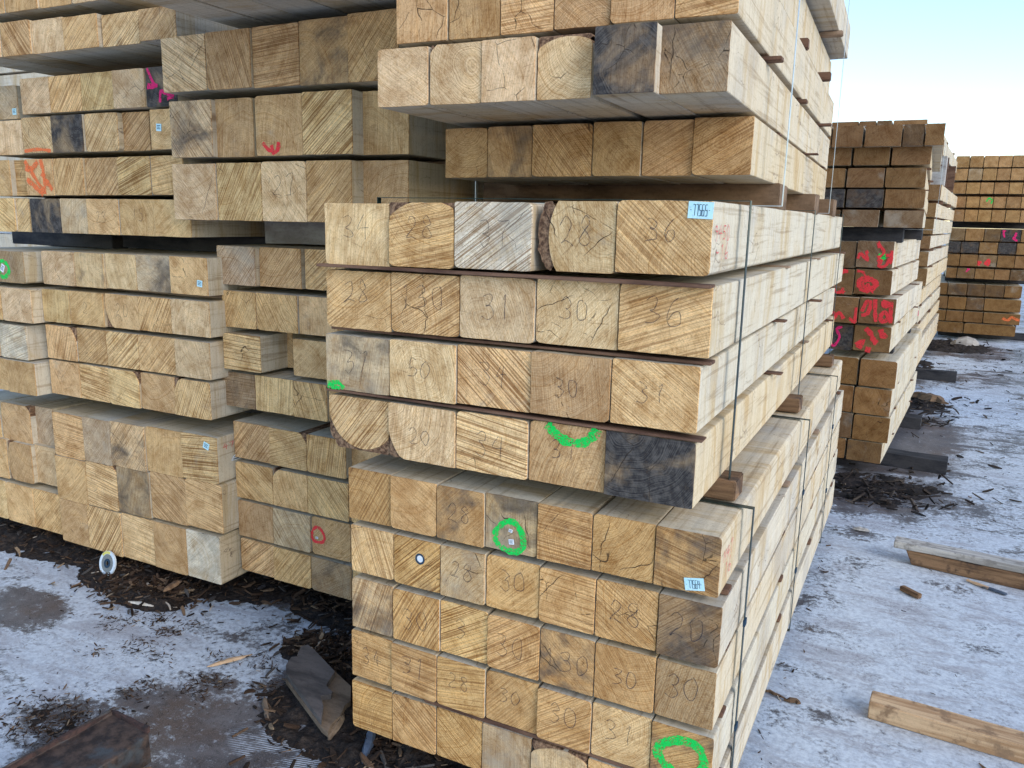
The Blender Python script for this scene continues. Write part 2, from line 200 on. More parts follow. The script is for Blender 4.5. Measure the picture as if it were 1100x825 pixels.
def mat_end():
    q = NT('oak_end_grain')
    P = q.obj(); off, _ = q.attr('woff'); _, wcol = q.attr('wcol')
    p1 = q.sep(q.attr('wsaw')[0]); p2 = q.sep(q.attr('wring')[0]); p3 = q.sep(q.attr('wstain')[0])
    saw, ang, crk = p1; cx, cz, ringc = p2; stain, dark, blot = p3
    x, y, z = q.sep(P)
    Po = q.vmath('ADD', P, off)
    nd = q.noisec(Po, 9, 2); nd = q.vmath('SCALE', q.vmath('SUBTRACT', nd, (.5, .5, .5)), .05)
    Pd = q.vmath('ADD', P, nd); dx, dy, dz = q.sep(Pd)
    rx = q.math('SUBTRACT', dx, cx); rz = q.math('SUBTRACT', dz, cz)
    d = q.math('SQRT', q.math('ADD', q.math('MULTIPLY', rx, rx), q.math('MULTIPLY', rz, rz)))
    ring = q.noise(None, 1, 2, .6, dim='1D', w=q.math('MULTIPLY', d, 330))
    ringb = q.noise(None, 1, 1, .6, dim='1D', w=q.math('MULTIPLY', d, 60))
    an = q.math('ARCTAN2', rz, rx)
    ray = q.noise(q.comb(q.math('MULTIPLY', an, 30), q.math('MULTIPLY', d, 9), 1.), 1, 2, .5)
    rayf = q.ss(ray, .64, .72)
    ca = q.math('COSINE', ang); sa = q.math('SINE', ang)
    sd = q.sep(q.vmath('ADD', P, q.vmath('SCALE', nd, .05)))
    u = q.math('ADD', q.math('MULTIPLY', sd[0], ca), q.math('MULTIPLY', sd[2], sa))
    v = q.math('SUBTRACT', q.math('MULTIPLY', sd[2], ca), q.math('MULTIPLY', sd[0], sa))
    ox = q.sep(off)[0]
    st1 = q.noise(q.comb(q.math('ADD', q.math('MULTIPLY', u, 2.4), ox), 0., q.math('ADD', q.math('MULTIPLY', v, 250), q.math('MULTIPLY', ox, 3))), 1, 2.5, .55)
    st2 = q.noise(q.comb(q.math('ADD', q.math('MULTIPLY', u, 8), ox), 3., q.math('MULTIPLY', v, 620)), 1, 1, .6)
    stf = q.math('MULTIPLY', q.ss(st1, .505, .585), saw)
    lgt = q.math('MULTIPLY', q.ss(st1, .47, .37), saw)
    big = q.noise(Po, 14, 5, .62); fine = q.noise(Po, 210, 3, .7); mid = q.noise(Po, 45, 4, .65)
    col = wcol
    # tonal blotches of heartwood and sapwood
    col = q.mix(q.ss(big, .42, .70, 0., .65), col, q.mix(1., col, (.62, .50, .36), 'MULTIPLY'))
    col = q.mix(q.math('MULTIPLY', q.ss(big, .5, .28), .5), col, q.mix(1., col, (1.28, 1.24, 1.14), 'MULTIPLY'))
    col = q.mix(q.math('MULTIPLY', q.ss(ring, .42, .66), ringc), col, q.mix(1., col, (.66, .54, .42), 'MULTIPLY'))
    col = q.mix(q.math('MULTIPLY', q.ss(ringb, .45, .7), .35), col, q.mix(1., col, (.8, .68, .52), 'MULTIPLY'))
    col = q.mix(q.math('MULTIPLY', stf, .80), col, q.mix(1., col, (.40, .27, .16), 'MULTIPLY'))
    col = q.mix(q.math('MULTIPLY', lgt, .6), col, q.mix(1., col, (1.4, 1.34, 1.2), 'MULTIPLY'))
    col = q.mix(q.ss(st2, .44, .62, 0., .6), col, q.mix(1., col, (.66, .55, .43), 'MULTIPLY'))
    col = q.mix(q.math('MULTIPLY', rayf, .5), col, q.mix(1., col, (.45, .36, .28), 'MULTIPLY'))
    col = q.mix(q.ss(fine, .50, .68, 0., .6), col, q.mix(1., col, (.55, .47, .38), 'MULTIPLY'))
    col = q.mix(q.ss(mid, .53, .70, 0., .55), col, q.mix(1., col, (.60, .52, .44), 'MULTIPLY'))
    # grey weathering
    gn = q.noise(Po, 8, 5, .65)
    gy = q.ss(q.math('ADD', gn, q.math('SUBTRACT', blot, .5)), .5, .72, 0., .75)
    col = q.mix(q.math('MULTIPLY', gy, .7), col, q.mix(fine, (.20, .175, .14), (.50, .44, .35)))
    # blue black iron stain
    sn = q.noise(q.vmath('ADD', Po, (5, 2, 7)), 7, 5, .62, .6)
    sf = q.ss(q.math('ADD', sn, q.math('SUBTRACT', stain, .5)), .44, .70)
    scol = q.mix(q.ss(q.math('ADD', q.math('MULTIPLY', ring, .35), q.math('MULTIPLY', mid, .65)), .36, .66), (.024, .022, .024), (.115, .102, .092))
    col = q.mix(q.math('MULTIPLY', q.math('MULTIPLY', sf, q.ss(mid, .22, .42, .75, 1.)), dark), col, scol)
    # checks
    cd = q.voro(q.vmath('ADD', Po, q.vmath('SCALE', nd, 1.5)), 9.5)
    cm = q.math('MULTIPLY', q.ss(q.noise(Po, 8, 2), .48, .58), q.ss(mid, .42, .52))
    cf = q.math('MULTIPLY', q.math('MULTIPLY', q.ss(cd, .010, .003), cm), crk)
    col = q.mix(q.math('MULTIPLY', cf, .9), col, (.035, .022, .014))
    h = q.math('ADD', q.math('MULTIPLY', st1, q.math('MULTIPLY', saw, -1.6)), q.math('MULTIPLY', fine, .5))
    
    q.bump(h, .8, .0022)
    return q.fin(col, .85, .12)

def mat_side():
    q = NT('oak_sawn_side')
    P = q.obj(); off, _ = q.attr('woff'); _, col = q.attr('wside')
    Po = q.vmath('ADD', P, off); x, y, z = q.sep(Po)
    grain = q.noise(q.comb(q.math('MULTIPLY', x, 60), q.math('MULTIPLY', y, 2.2), q.math('MULTIPLY', z, 60)), 1, 4, .62, .4)
    band = q.noise(q.comb(q.math('MULTIPLY', x, 2.5), q.math('MULTIPLY', y, 9), q.math('MULTIPLY', z, 2.5)), 1, 4, .6, .7)
    sawm = q.noise(q.comb(q.math('MULTIPLY', x, 5), q.math('MULTIPLY', y, 160), q.math('MULTIPLY', z, 5)), 1, 2, .5)
    big = q.noise(Po, 3, 5, .6); fine = q.noise(Po, 160, 3, .7)
    col = q.mix(q.ss(band, .46, .68, 0., .8), col, q.mix(1., col, (.80, .66, .46), 'MULTIPLY'))
    col = q.mix(q.ss(band, .40, .26, 0., .6), col, (.60, .56, .50))
    col = q.mix(q.ss(big, .5, .70, 0., .6), col, (.42, .385, .34))
    col = q.mix(q.ss(grain, .52, .68, 0., .65), col, q.mix(1., col, (.60, .53, .46), 'MULTIPLY'))
    col = q.mix(q.ss(sawm, .5, .66, 0., .5), col, q.mix(1., col, (.75, .68, .6), 'MULTIPLY'))
    col = q.mix(q.ss(fine, .52, .70, 0., .55), col, q.mix(1., col, (.6, .55, .5), 'MULTIPLY'))
    nd = q.vmath('SCALE', q.vmath('SUBTRACT', q.noisec(Po, 6, 3), (.5, .5, .5)), .22)
    sp = q.sep(q.vmath('ADD', Po, nd))
    cd = q.voro(q.comb(q.math('MULTIPLY', sp[0], 9), q.math('MULTIPLY', sp[1], 1.6), q.math('MULTIPLY', sp[2], 9)), 1.)
    cf = q.math('MULTIPLY', q.ss(cd, .016, .004), q.math('MULTIPLY', q.ss(q.noise(Po, 5, 2), .54, .64), q.ss(fine, .38, .5)))
    col = q.mix(q.math('MULTIPLY', cf, .75), col, (.16, .11, .08))
    kn = q.voro(q.vmath('MULTIPLY', Po, (5, 2.4, 5)), 1., 'F1')
    kf = q.ss(kn, .09, .03)
    col = q.mix(q.math('MULTIPLY', kf, .7), col, (.20, .11, .05))
    h = q.math('ADD', q.math('MULTIPLY', grain, -1.), q.math('MULTIPLY', sawm, -.7))
    q.bump(h, .5, .0015)
    return q.fin(col, .85, .12)

def mat_simple(name, c1, c2, scale=30, rough=.8, spec=.2, metal=0., bump=.5, bd=.002, stretch=None, c3=None):
    q = NT(name); P = q.obj()
    Pv = q.vmath('MULTIPLY', P, stretch) if stretch else P
    n = q.noise(Pv, scale, 5, .65); n2 = q.noise(P, scale*6, 3, .7)
    col = q.mix(q.ss(n, .35, .65), c1, c2)
    if c3: col = q.mix(q.ss(q.noise(P, scale*.4, 4, .6), .52, .68), col, c3)
    col = q.mix(q.ss(n2, .5, .75, 0., .5), col, q.mix(1., col, (.5, .5, .5), 'MULTIPLY'))
    q.bump(q.math('ADD', n, q.math('MULTIPLY', n2, .5)), bump, bd)
    return q.fin(col, rough, spec, metal)

def mat_spray(name, c, lo=.40, hi=.52, amax=.9, sc=240):
    q = NT(name); P = q.obj()
    n = q.noise(P, sc, 3, .7); n2 = q.noise(P, 45, 3, .6)
    a = q.math('MULTIPLY', q.ss(q.math('ADD', q.math('MULTIPLY', n, .55), q.math('MULTIPLY', n2, .45)), lo, hi), amax)
    q.set(q.b.inputs['Alpha'], a)
    return q.fin(q.mix(n2, c, tuple(v*.75 for v in c)), .7, .2)

M = {}
M['end'] = mat_end(); M['side'] = mat_side()
M['bark'] = mat_simple('bark', (.10, .05, .03), (.40, .24, .14), 90, bump=1., bd=.006, stretch=(1, .25, 1))
M['pencil'] = mat_spray('pencil_line', (.05, .05, .07), .32, .52, .72, 260)
M['redpencil'] = mat_spray('red_crayon', (.75, .05, .08), .30, .44, .85, 300)
M['crack'] = mat_simple('dry_check', (.02, .013, .009), (.05, .03, .02), 50)
M['green'] = mat_spray('green_spray_paint', (.008, .74, .11), .40, .52, .93)
M['pink'] = mat_spray('pink_spray_paint', (.95, .03, .20), .38, .48)
M['red'] = mat_spray('red_spray_paint', (.95, .06, .07), .38, .48)
M['orange'] = mat_spray('orange_spray_paint', (1., .22, .07), .38, .52)
M['tag'] = mat_simple('tag_plastic', (.50, .78, .86), (.58, .84, .90), 20, .4, .4, bump=.05)
M['tagw'] = mat_simple('white_tag_plastic', (.72, .76, .80), (.80, .82, .86), 20, .4, .4, bump=.05)
M['ink'] = mat_simple('print_ink', (.02, .05, .09), (.03, .06, .10), 20)
M['slat'] = mat_simple('slat_wood', (.09, .045, .03), (.20, .11, .07), 25, stretch=(.2, 1, 1))
M['slatp'] = mat_simple('slat_wood_pale', (.26, .17, .11), (.38, .27, .19), 25, stretch=(.2, 1, 1))
M['bearer'] = mat_simple('bearer_wood', (.018, .019, .024), (.055, .052, .055), 14, stretch=(.3, 1, 1), bd=.005)
M['bearerb'] = mat_simple('bearer_wood_brown', (.10, .06, .035), (.24, .15, .09), 14, stretch=(.3, 1, 1), bd=.005)
M['bearerg'] = mat_simple('bearer_wood_grey', (.28, .24, .21), (.46, .42, .38), 14, stretch=(.3, 1, 1), bd=.005)
M['strap'] = mat_simple('steel_strap', (.012, .03, .03), (.03, .06, .055), 30, .35, .5, .6, bump=.1)
M['straps'] = mat_simple('galvanised_strap', (.45, .50, .54), (.60, .65, .70), 30, .3, .5, .7, bump=.1)
M['rust'] = mat_simple('rusty_steel', (.030, .024, .024), (.11, .075, .060), 26, .6, .35, .25, bump=.6, bd=.003, c3=(.075, .085, .095))
M['rim'] = mat_simple('rust_scale', (.035, .026, .026), (.085, .048, .042), 30, .8, .2, bump=.8, bd=.003)
M['timber'] = mat_simple('loose_timber', (.36, .21, .11), (.62, .43, .26), 45, stretch=(.06, 1, 1), c3=(.27, .17, .10))
M['timberg'] = mat_simple('grey_board', (.28, .26, .24), (.52, .49, .45), 45, stretch=(.06, 1, 1), c3=(.24, .22, .20))
M['timberd'] = mat_simple('old_brown_timber', (.10, .055, .03), (.28, .165, .09), 40, stretch=(.07, 1, 1), c3=(.08, .05, .035))
M['plank'] = mat_simple('weathered_plank', (.050, .046, .046), (.15, .128, .12), 10, stretch=(.3, 1, 1), bd=.004)
M['plankb'] = mat_simple('split_plank_wood', (.11, .078, .055), (.25, .18, .125), 16, stretch=(.3, 1, 1), bd=.006)
M['splinter'] = mat_simple('fresh_splinter', (.52, .34, .20), (.66, .46, .30), 30, stretch=(.2, 1, 1))
M['pale'] = mat_simple('pale_wood', (.60, .52, .43), (.74, .68, .60), 30)
M['blue'] = mat_simple('blue_grey_plastic', (.05, .07, .11), (.10, .13, .18), 20, .5, .3)
M['dgrey'] = mat_simple('disc_abrasive', (.16, .17, .17), (.26, .27, .27), 300, .7, .3)
M['white'] = mat_simple('disc_paper', (.62, .70, .78), (.72, .78, .84), 60, .6, .3)
M['yellow'] = mat_simple('disc_yellow', (.70, .62, .12), (.75, .68, .18), 60, .6, .3)

def mat_chips(name, cols, soil=False):
    q = NT(name); r = q.geo('Random Per Island')
    n = q.n.new('ShaderNodeValToRGB'); cr = n.color_ramp; cr.interpolation = 'CONSTANT' if not soil else 'LINEAR'
    while len(cr.elements) < len(cols): cr.elements.new(.5)
    for i, (p, c) in enumerate(cols): cr.elements[i].position = p; cr.elements[i].color = (*c, 1)
    P = q.obj()
    q.set(n.inputs[0], q.noise(P, 34, 6, .75) if soil else r)
    f = q.noise(P, 120, 4, .7)
    col = q.mix(q.ss(f, .4, .7, 0., .6), n.outputs[0], q.mix(1., n.outputs[0], (.45, .42, .4), 'MULTIPLY'))
    q.bump(q.math('ADD', f, q.noise(P, 45, 4, .7)), 1., .006 if soil else .002)
    return q.fin(col, .9, .15)
M['chips'] = mat_chips('wood_chips', [(0, (.03, .020, .015)), (.34, (.06, .036, .024)), (.62, (.10, .062, .04)), (.78, (.085, .075, .07)), (.88, (.17, .11, .07)), (.96, (.28, .20, .13)), (.992, (.50, .42, .34))])
M['soil'] = mat_chips('bark_mulch', [(.3, (.012, .011, .012)), (.5, (.032, .026, .024)), (.7, (.085, .06, .045))], True)

def mat_ground():
    q = NT('frosted_concrete'); P = q.geo('Position'); x, y, z = q.sep(P)
    flat = q.comb(x, y, 0.)
    big = q.noise(flat, .9, 6, .62, .3); mid = q.noise(flat, 4.5, 6, .68, .5); fine = q.noise(flat, 45, 5, .75); grit = q.noise(flat, 260, 3, .8)
    st = q.noise(q.comb(q.math('MULTIPLY', x, 2.2), q.math('MULTIPLY', y, 7.), 0.), 1, 6, .7, .6)
    # frost cover: thick close to the camera's right, patchier further off and to the left
    far = q.ss(y, 3.6, 6.5, 0., .045); left = q.ss(x, -1.0, -1.7, 0., .02)
    yard = q.ss(y, 14., 40., 0., .06)
    cov = q.math('ADD', q.math('MULTIPLY', big, .34), q.math('ADD', q.math('MULTIPLY', mid, .34), q.math('MULTIPLY', st, .32)))
    cov = q.math('SUBTRACT', cov, q.math('ADD', far, left))
    # wet bare patches
    for (cx, cy, rx, ry, am) in [(-1.95, 1.62, .30, .20, .12), (-1.62, 1.62, .22, .30, .10), (-3.05, 1.79, .26, .15, .16), (-1.9, 1.2, .3, .3, .12), (-2.25, 1.38, .2, .14, .10), (-1.7, 2.1, .22, .3, .12), (-2.3, 2.60, 1.6, .30, .16), (.5, 6.9, .8, .5, .05), (-.1, 6.7, .45, 2.2, .10), (.2, 3.15, .5, .22, .02), (.0, 5.1, .5, .4, .08), (.5, 9.5, 1.4, .8, .05), (.9, 12.0, 2.2, .9, .07), (-.3, 4.0, .2, 1.2, .05)]:
        ex = q.math('DIVIDE', q.math('SUBTRACT', x, cx), rx); ey = q.math('DIVIDE', q.math('SUBTRACT', y, cy), ry)
        dd = q.math('ADD', q.math('MULTIPLY', ex, ex), q.math('MULTIPLY', ey, ey))
        cov = q.math('SUBTRACT', cov, q.math('MULTIPLY', q.ss(dd, 1.5, .1), am))
    cf = q.math('ADD', cov, q.math('MULTIPLY', q.math('SUBTRACT', fine, .5), .30))
    cf = q.math('ADD', cf, q.math('MULTIPLY', q.math('SUBTRACT', grit, .5), .10))
    fr = q.ss(cf, .385, .455)
    # raked frost lines
    rx_ = q.math('SUBTRACT', x, -1.53); ry_ = q.math('SUBTRACT', y, 1.61)
    dd = q.math('ADD', q.math('MULTIPLY', q.math('DIVIDE', rx_, .20), q.math('DIVIDE', rx_, .20)), q.math('MULTIPLY', q.math('DIVIDE', ry_, .085), q.math('DIVIDE', ry_, .085)))
    wv = q.math('SINE', q.math('ADD', q.math('MULTIPLY', q.math('ADD', x, q.math('MULTIPLY', y, -1.1)), 480), q.math('MULTIPLY', mid, 4)))
    rk = q.math('MULTIPLY', q.math('MULTIPLY', q.ss(dd, 1.3, .75), q.ss(mid, .40, .5)), q.ss(wv, .0, .6))
    fr = q.math('MAXIMUM', q.math('MULTIPLY', fr, q.ss(dd, .7, 1.3)), rk)
    bare = q.mix(q.ss(mid, .35, .68), (.075, .070, .076), (.155, .145, .15))
    bare = q.mix(q.ss(q.noise(flat, 2.2, 5, .65), .52, .66, 0., .75), bare, (.10, .066, .050))
    bare = q.mix(q.ss(fine, .5, .66, 0., .8), bare, (.035, .030, .030))
    bare = q.mix(q.ss(grit, .52, .66, 0., .7), bare, (.26, .235, .225))
    bare = q.mix(q.ss(q.noise(flat, 26, 6, .8), .56, .66, 0., .8), bare, (.34, .36, .40))
    frc = q.mix(q.ss(fine, .35, .62), (.42, .465, .535), (.62, .675, .74))
    frc = q.mix(q.ss(mid, .5, .72, 0., .35), frc, (.34, .34, .37))
    frc = q.mix(q.ss(st, .50, .64, 0., .6), frc, (.29, .275, .30))
    st2 = q.noise(q.comb(q.math('MULTIPLY', x, 14), q.math('MULTIPLY', y, 26.), 0.), 1, 5, .75, .8)
    frc = q.mix(q.ss(st2, .54, .66, 0., .55), frc, (.22, .21, .22))
    frc = q.mix(q.ss(st2, .44, .34, 0., .5), frc, (.70, .75, .80))
    frc = q.mix(q.ss(grit, .54, .70, 0., .35), frc, (.30, .31, .33))
    cr1 = q.noise(flat, 75, 5, .85); cr2 = q.noise(flat, 7, 4, .7, .4)
    frc = q.mix(q.math('MULTIPLY', q.ss(cr1, .525, .57), q.ss(cr2, .46, .66, .0, .75)), frc, (.19, .18, .19))
    frc = q.mix(q.math('MULTIPLY', q.ss(cr1, .47, .42), .3), frc, (.70, .76, .83))
    col = q.mix(q.math('MULTIPLY', fr, .95), bare, frc)
    q.bump(q.math('ADD', q.math('MULTIPLY', fr, .6), q.math('ADD', q.math('MULTIPLY', fine, .7), q.math('MULTIPLY', grit, .35))), .55, .006)
    return q.fin(col, q.mix(fr, (.42,)*3, (.8,)*3), .3)
M['ground'] = mat_ground()

# ---------------------------------------------------------------- object helpers
def link(name, me_or_bm, mats, parent=None, loc=None):
    if isinstance(me_or_bm, bmesh.types.BMesh):
        me = bpy.data.meshes.new(name); me_or_bm.to_mesh(me); me_or_bm.free()
    else: me = me_or_bm
    for m in (mats if isinstance(mats, (list, tuple)) else [mats]): me.materials.append(m)
    o = bpy.data.objects.new(name, me); C.objects.link(o)
    if loc is not None: o.location = loc
    if parent is not None: o.parent = parent
    return o
def tag(o, label, cat, group=None, kind=None):
    if label: o['label'] = label
    if cat: o['category'] = cat
    if group: o['group'] = group
    if kind: o['kind'] = kind
    return o

def ribbon(bm, pts, w, face, off, mi, jit=.0, taper=False, eps=.00002):
    """flat strip following 2-D points on the front ('f', x,z at y=off) or right side ('s', y,z at x=off)"""
    out = []; n = len(pts)
    for i, (a, b) in enumerate(pts):
        p0 = pts[max(0, i-1)]; p1 = pts[min(n-1, i+1)]
        tx, tz = p1[0]-p0[0], p1[1]-p0[1]; L = math.hypot(tx, tz) or 1
        nx, nz = -tz/L, tx/L
        ww = w*.5*(1+random.uniform(-jit, jit))
        if taper: ww *= max(.15, math.sin(math.pi*min(1, max(0, (i+.5)/n)))**.6)
        for s in (-1, 1):
            q = (a+nx*ww*s, b+nz*ww*s)
            o = eps*i
            out.append(bm.verts.new((q[0], off-o, q[1]) if face == 'f' else (off+o, q[0], q[1])))
    for i in range(n-1):
        vs = [out[2*i], out[2*i+1], out[2*i+3], out[2*i+2]]
        f = bm.faces.new(vs if face == 's' else vs[::-1]); f.material_index = mi

DIG = {'0': [[(.5, 1), (.15, .8), (.1, .4), (.35, .05), (.7, .1), (.9, .5), (.8, .85), (.5, 1)]],
 '1': [[(.35, .8), (.6, 1), (.5, .5), (.48, 0)]],
 '2': [[(.1, .8), (.4, 1), (.75, .85), (.7, .55), (.35, .25), (.05, .05), (.4, .08), (.9, .02)]],
 '3': [[(.1, .9), (.5, 1), (.8, .8), (.6, .58), (.35, .52), (.7, .45), (.85, .22), (.5, 0), (.08, .1)]],
 '4': [[(.5, 1), (.1, .4), (.45, .42), (.95, .45)], [(.75, .8), (.65, .4), (.62, 0)]],
 '5': [[(.85, 1), (.3, .98), (.2, .58), (.6, .6), (.85, .35), (.6, .05), (.1, .05)]],
 '6': [[(.7, 1), (.3, .7), (.12, .3), (.4, 0), (.8, .15), (.75, .42), (.4, .48), (.15, .3)]],
 '7': [[(.1, .95), (.5, .97), (.9, 1), (.6, .5), (.45, 0)]],
 '8': [[(.7, .9), (.4, 1), (.2, .78), (.5, .55), (.85, .25), (.5, 0), (.15, .2), (.45, .52), (.75, .75), (.7, .9)]],
 '9': [[(.8, .8), (.5, 1), (.2, .75), (.5, .5), (.8, .7), (.75, .35), (.6, 0)]],
 '-': [[(.1, .5), (.5, .5), (.9, .52)]], '/': [[(.2, 0), (.8, 1)]],
 'M': [[(.05, 0), (.1, 1), (.5, .4), (.85, 1), (.95, 0)]]}
def smooth(pts, k=3):
    if len(pts) < 3: 
        (a, b), (c, d) = pts[0], pts[-1]
        return [(a+(c-a)*t/4, b+(d-b)*t/4) for t in range(5)]
    out = []
    for i in range(len(pts)-1):
        p0 = pts[max(0, i-1)]; p1 = pts[i]; p2 = pts[i+1]; p3 = pts[min(len(pts)-1, i+2)]
        for s in range(k):
            t = s/k
            out.append(tuple(.5*((2*p1[j])+(-p0[j]+p2[j])*t+(2*p0[j]-5*p1[j]+4*p2[j]-p3[j])*t*t+(-p0[j]+3*p1[j]-3*p2[j]+p3[j])*t**3) for j in (0, 1)))
    out.append(pts[-1]); return out
def write(bm, text, x, z, h, w, face, off, mi, lw=.0016, jit=.05, eps=.00002, slant=.0):
    cx = x
    for ch in text:
        for st in DIG.get(ch, []):
            pts = [(cx+(a+random.uniform(-jit, jit)+slant*b)*w, z+(b+random.uniform(-jit, jit))*h) for a, b in st]
            ribbon(bm, smooth(pts), lw, face, off, mi, .3, eps=eps)
        cx += w*1.25

TONE = {'p': ((.84, .625, .38), 'pale'), 'h': ((.79, .54, .285), 'honey coloured'), 'y': ((.84, .61, .33), 'yellow, rough sawn'), 'b': ((.68, .455, .24), 'brown'),
        'g': ((.68, .53, .36), 'greyish'), 'w': ((.80, .72, .60), 'whitish grey'), 'd': ((.48, .35, .22), 'dark brown'), 'k': ((.40, .30, .20), 'black-stained')}
WANE = {'wt': (.08, -.50, .985, 'bark along its top'), 'wb': (.06, .30, .665, 'bark along its bottom'), 'wl': (.50, .0, .955, 'bark down its left edge'),
        'wbl': (.22, .22, .92, 'a bark corner at bottom left'), 'wtl': (.22, -.22, .93, 'a worn top left corner'), 'wtr': (-.22, -.22, .93, 'a bark corner at top right')}

def make_beam(X0, X1, z0, z1, y0, L, style, near=False, dullside=False, age=1., tint=(1., 1., 1.)):
    toks = style.split(); tone = toks[0]
    rnd = random.Random(int(abs(X0*7919+z0*104729+y0*13)*1000) % 999983)
    w = X1-X0-.0022; h = z1-z0-.001
    wane = next((t for t in toks if t in WANE), None)
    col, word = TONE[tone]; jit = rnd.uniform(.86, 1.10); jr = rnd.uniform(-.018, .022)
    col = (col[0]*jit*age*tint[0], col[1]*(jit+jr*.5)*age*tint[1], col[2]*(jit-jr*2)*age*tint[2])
    S_ = 'S' in toks
    sang = next((float(t[1:]) for t in toks if t[0] == 's' and t[1:].lstrip('-').isdigit()), None)
    vang = next((float(t[1:]) for t in toks if t[0] == 'v' and t[1:].lstrip('-').isdigit()), None)
    if sang is not None: saw = 1. if S_ else rnd.uniform(.55, .8); ang = sang
    elif vang is not None: saw = .22; ang = vang
    else: saw = rnd.uniform(.08, .32); ang = rnd.choice([rnd.uniform(-60, -30), rnd.uniform(30, 60), rnd.uniform(70, 110)])
    # profile
    corners = [math.atan2(sz*h/2, sx*w/2) for sx, sz in ((1, 1), (-1, 1), (-1, -1), (1, -1))]
    A = sorted(set([round(-math.pi+2*math.pi*i/40, 5) for i in range(40)] + [round(c+e, 5) for c in corners for e in (-.045, -.012, .012, .045)]))
    cr = [rnd.choice((.92, .97, .99, .995, .998)) for _ in range(4)]
    seed = Vector((rnd.uniform(0, 50), rnd.uniform(0, 50), 0))
    prof = []; bark = []
    for a in A:
        c, s = math.cos(a), math.sin(a)
        r = min(w/2/abs(c) if abs(c) > 1e-6 else 9, h/2/abs(s) if abs(s) > 1e-6 else 9)
        nearc = min(range(4), key=lambda i: abs(math.atan2(math.sin(a-corners[i]), math.cos(a-corners[i]))))
        da = abs(math.atan2(math.sin(a-corners[nearc]), math.cos(a-corners[nearc])))
        if da < .06: r *= 1-(1-cr[nearc])*(1-da/.06)*.55
        r -= abs(noise.noise(seed+Vector((c*3, s*3, 0))))*.0022
        rb = None
        if wane:
            wx, wz, wr, _ = WANE[wane]; ox, oz = wx*w, wz*h; RR = wr*h*(1 if h < w*1.1 else 1)+ (w-h)*.25
            bq = c*ox+s*oz; disc = bq*bq-(ox*ox+oz*oz-RR*RR)
            rc = bq+math.sqrt(max(disc, 0))
            if rc < r-.001:
                rb = min(r, rc+.030+.012*noise.noise(seed+Vector((c*5, s*5, 3)))); r = rc
        prof.append((c*r, h/2+s*r, c, s)); bark.append(rb)
    bm = bmesh.new(); nseg = 6; rings = []
    ys = [0, .0035] + [L*(i+1)/nseg for i in range(nseg)]
    bow = (rnd.uniform(-.002, .002), rnd.uniform(-.001, .001))
    for k, y in enumerate(ys):
        sh = .9985 if k == 0 else 1.; t = y/L; bx = bow[0]*math.sin(math.pi*t); bz = bow[1]*math.sin(math.pi*t)
        rings.append([bm.verts.new((px*(.992 if k == 0 else 1)+bx, y+(0 if k else .0), h/2+(pz-h/2)*(.992 if k == 0 else 1)+bz)) for px, pz, _, _ in prof])
    n = len(prof)
    for k in range(len(rings)-1):
        for i in range(n):
            f = bm.faces.new((rings[k][i], rings[k+1][i], rings[k+1][(i+1) % n], rings[k][(i+1) % n])); f.material_index = 0 if k == 0 else 1; f.smooth = False
            if bark[i] is not None or bark[(i+1) % n] is not None:
                if k >= 1: f.material_index = 2
    f = bm.faces.new(rings[0]); f.material_index = 0
    f = bm.faces.new(rings[-1][::-1]); f.material_index = 0
    # bark strip outside the wane
    if wane:
        for i in range(n):
            j = (i+1) % n
            if bark[i] is None or bark[j] is None: continue
            P = []
            for q in (i, j):
                px, pz, c, s = prof[q]; rb = bark[q]
                P.append(((px*1.001, pz), (c*rb, h/2+s*rb)))
            va = [bm.verts.new((P[0][0][0], .003, P[0][0][1])), bm.verts.new((P[1][0][0], .003, P[1][0][1])), bm.verts.new((P[1][1][0], .006, P[1][1][1])), bm.verts.new((P[0][1][0], .006, P[0][1][1]))]
            f = bm.faces.new(va[::-1]); f.material_index = 2
            vb = [bm.verts.new((P[1][1][0], L*.98, P[1][1][1])), bm.verts.new((P[0][1][0], L*.98, P[0][1][1]))]
            f = bm.faces.new((va[3], va[2], vb[0], vb[1])); f.material_index = 2
    num = next((t[1:] for t in toks if t[0] == 'n' and t[1:].isdigit()), None)
    random.seed(int(X0*1000)+int(z0*977))
    if num and near:
        dh = h*rnd.uniform(.30, .40); dw = dh*.62; x = -w*.5+ (w-len(num)*dw*1.25)*rnd.uniform(.45, .62)
        write(bm, num, x, h*rnd.uniform(.30, .45), dh, dw, 'f', -.0006, 3, .0015, .10)
    if 'crack' in toks:
        for _ in range(2 if rnd.random() < .4 else 1):
            a = rnd.uniform(.3, 2.8); cx0, cz0 = rnd.choice((-.3, .3))*w, h*rnd.uniform(.25, .75); Lc = rnd.uniform(.5, .8)*h
            pts = []
            for i in range(9):
                t = i/8-.5; pts.append((cx0+math.cos(a)*Lc*t+rnd.uniform(-.0025, .0025), cz0+math.sin(a)*Lc*t+rnd.uniform(-.0025, .0025)))
            pts = [(max(-w*.48, min(w*.48, a_)), max(h*.03, min(h*.97, b_))) for a_, b_ in pts]
            ribbon(bm, smooth(pts, 2), .0015, 'f', -.0005-.0003*_, 4, .25, True)
    o = link('squared_timber', bm, [M['end'], M['side'], M['bark'], M['pencil'], M['crack']])
    o.location = ((X0+X1)/2, y0, z0)
    o['woff'] = (rnd.uniform(0, 90), rnd.uniform(0, 90), rnd.uniform(0, 90))
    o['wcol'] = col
    sc = rnd.choice([(.62, .525, .385), (.61, .54, .43), (.62, .51, .35), (.60, .535, .42)])
    if dullside: sc = tuple(v*.75 for v in sc)
    o['wside'] = sc
    o['wsaw'] = (saw*(.5 if age < 1 else 1.), R(ang), 1. if ('crack' in toks or rnd.random() < .35) else .0)
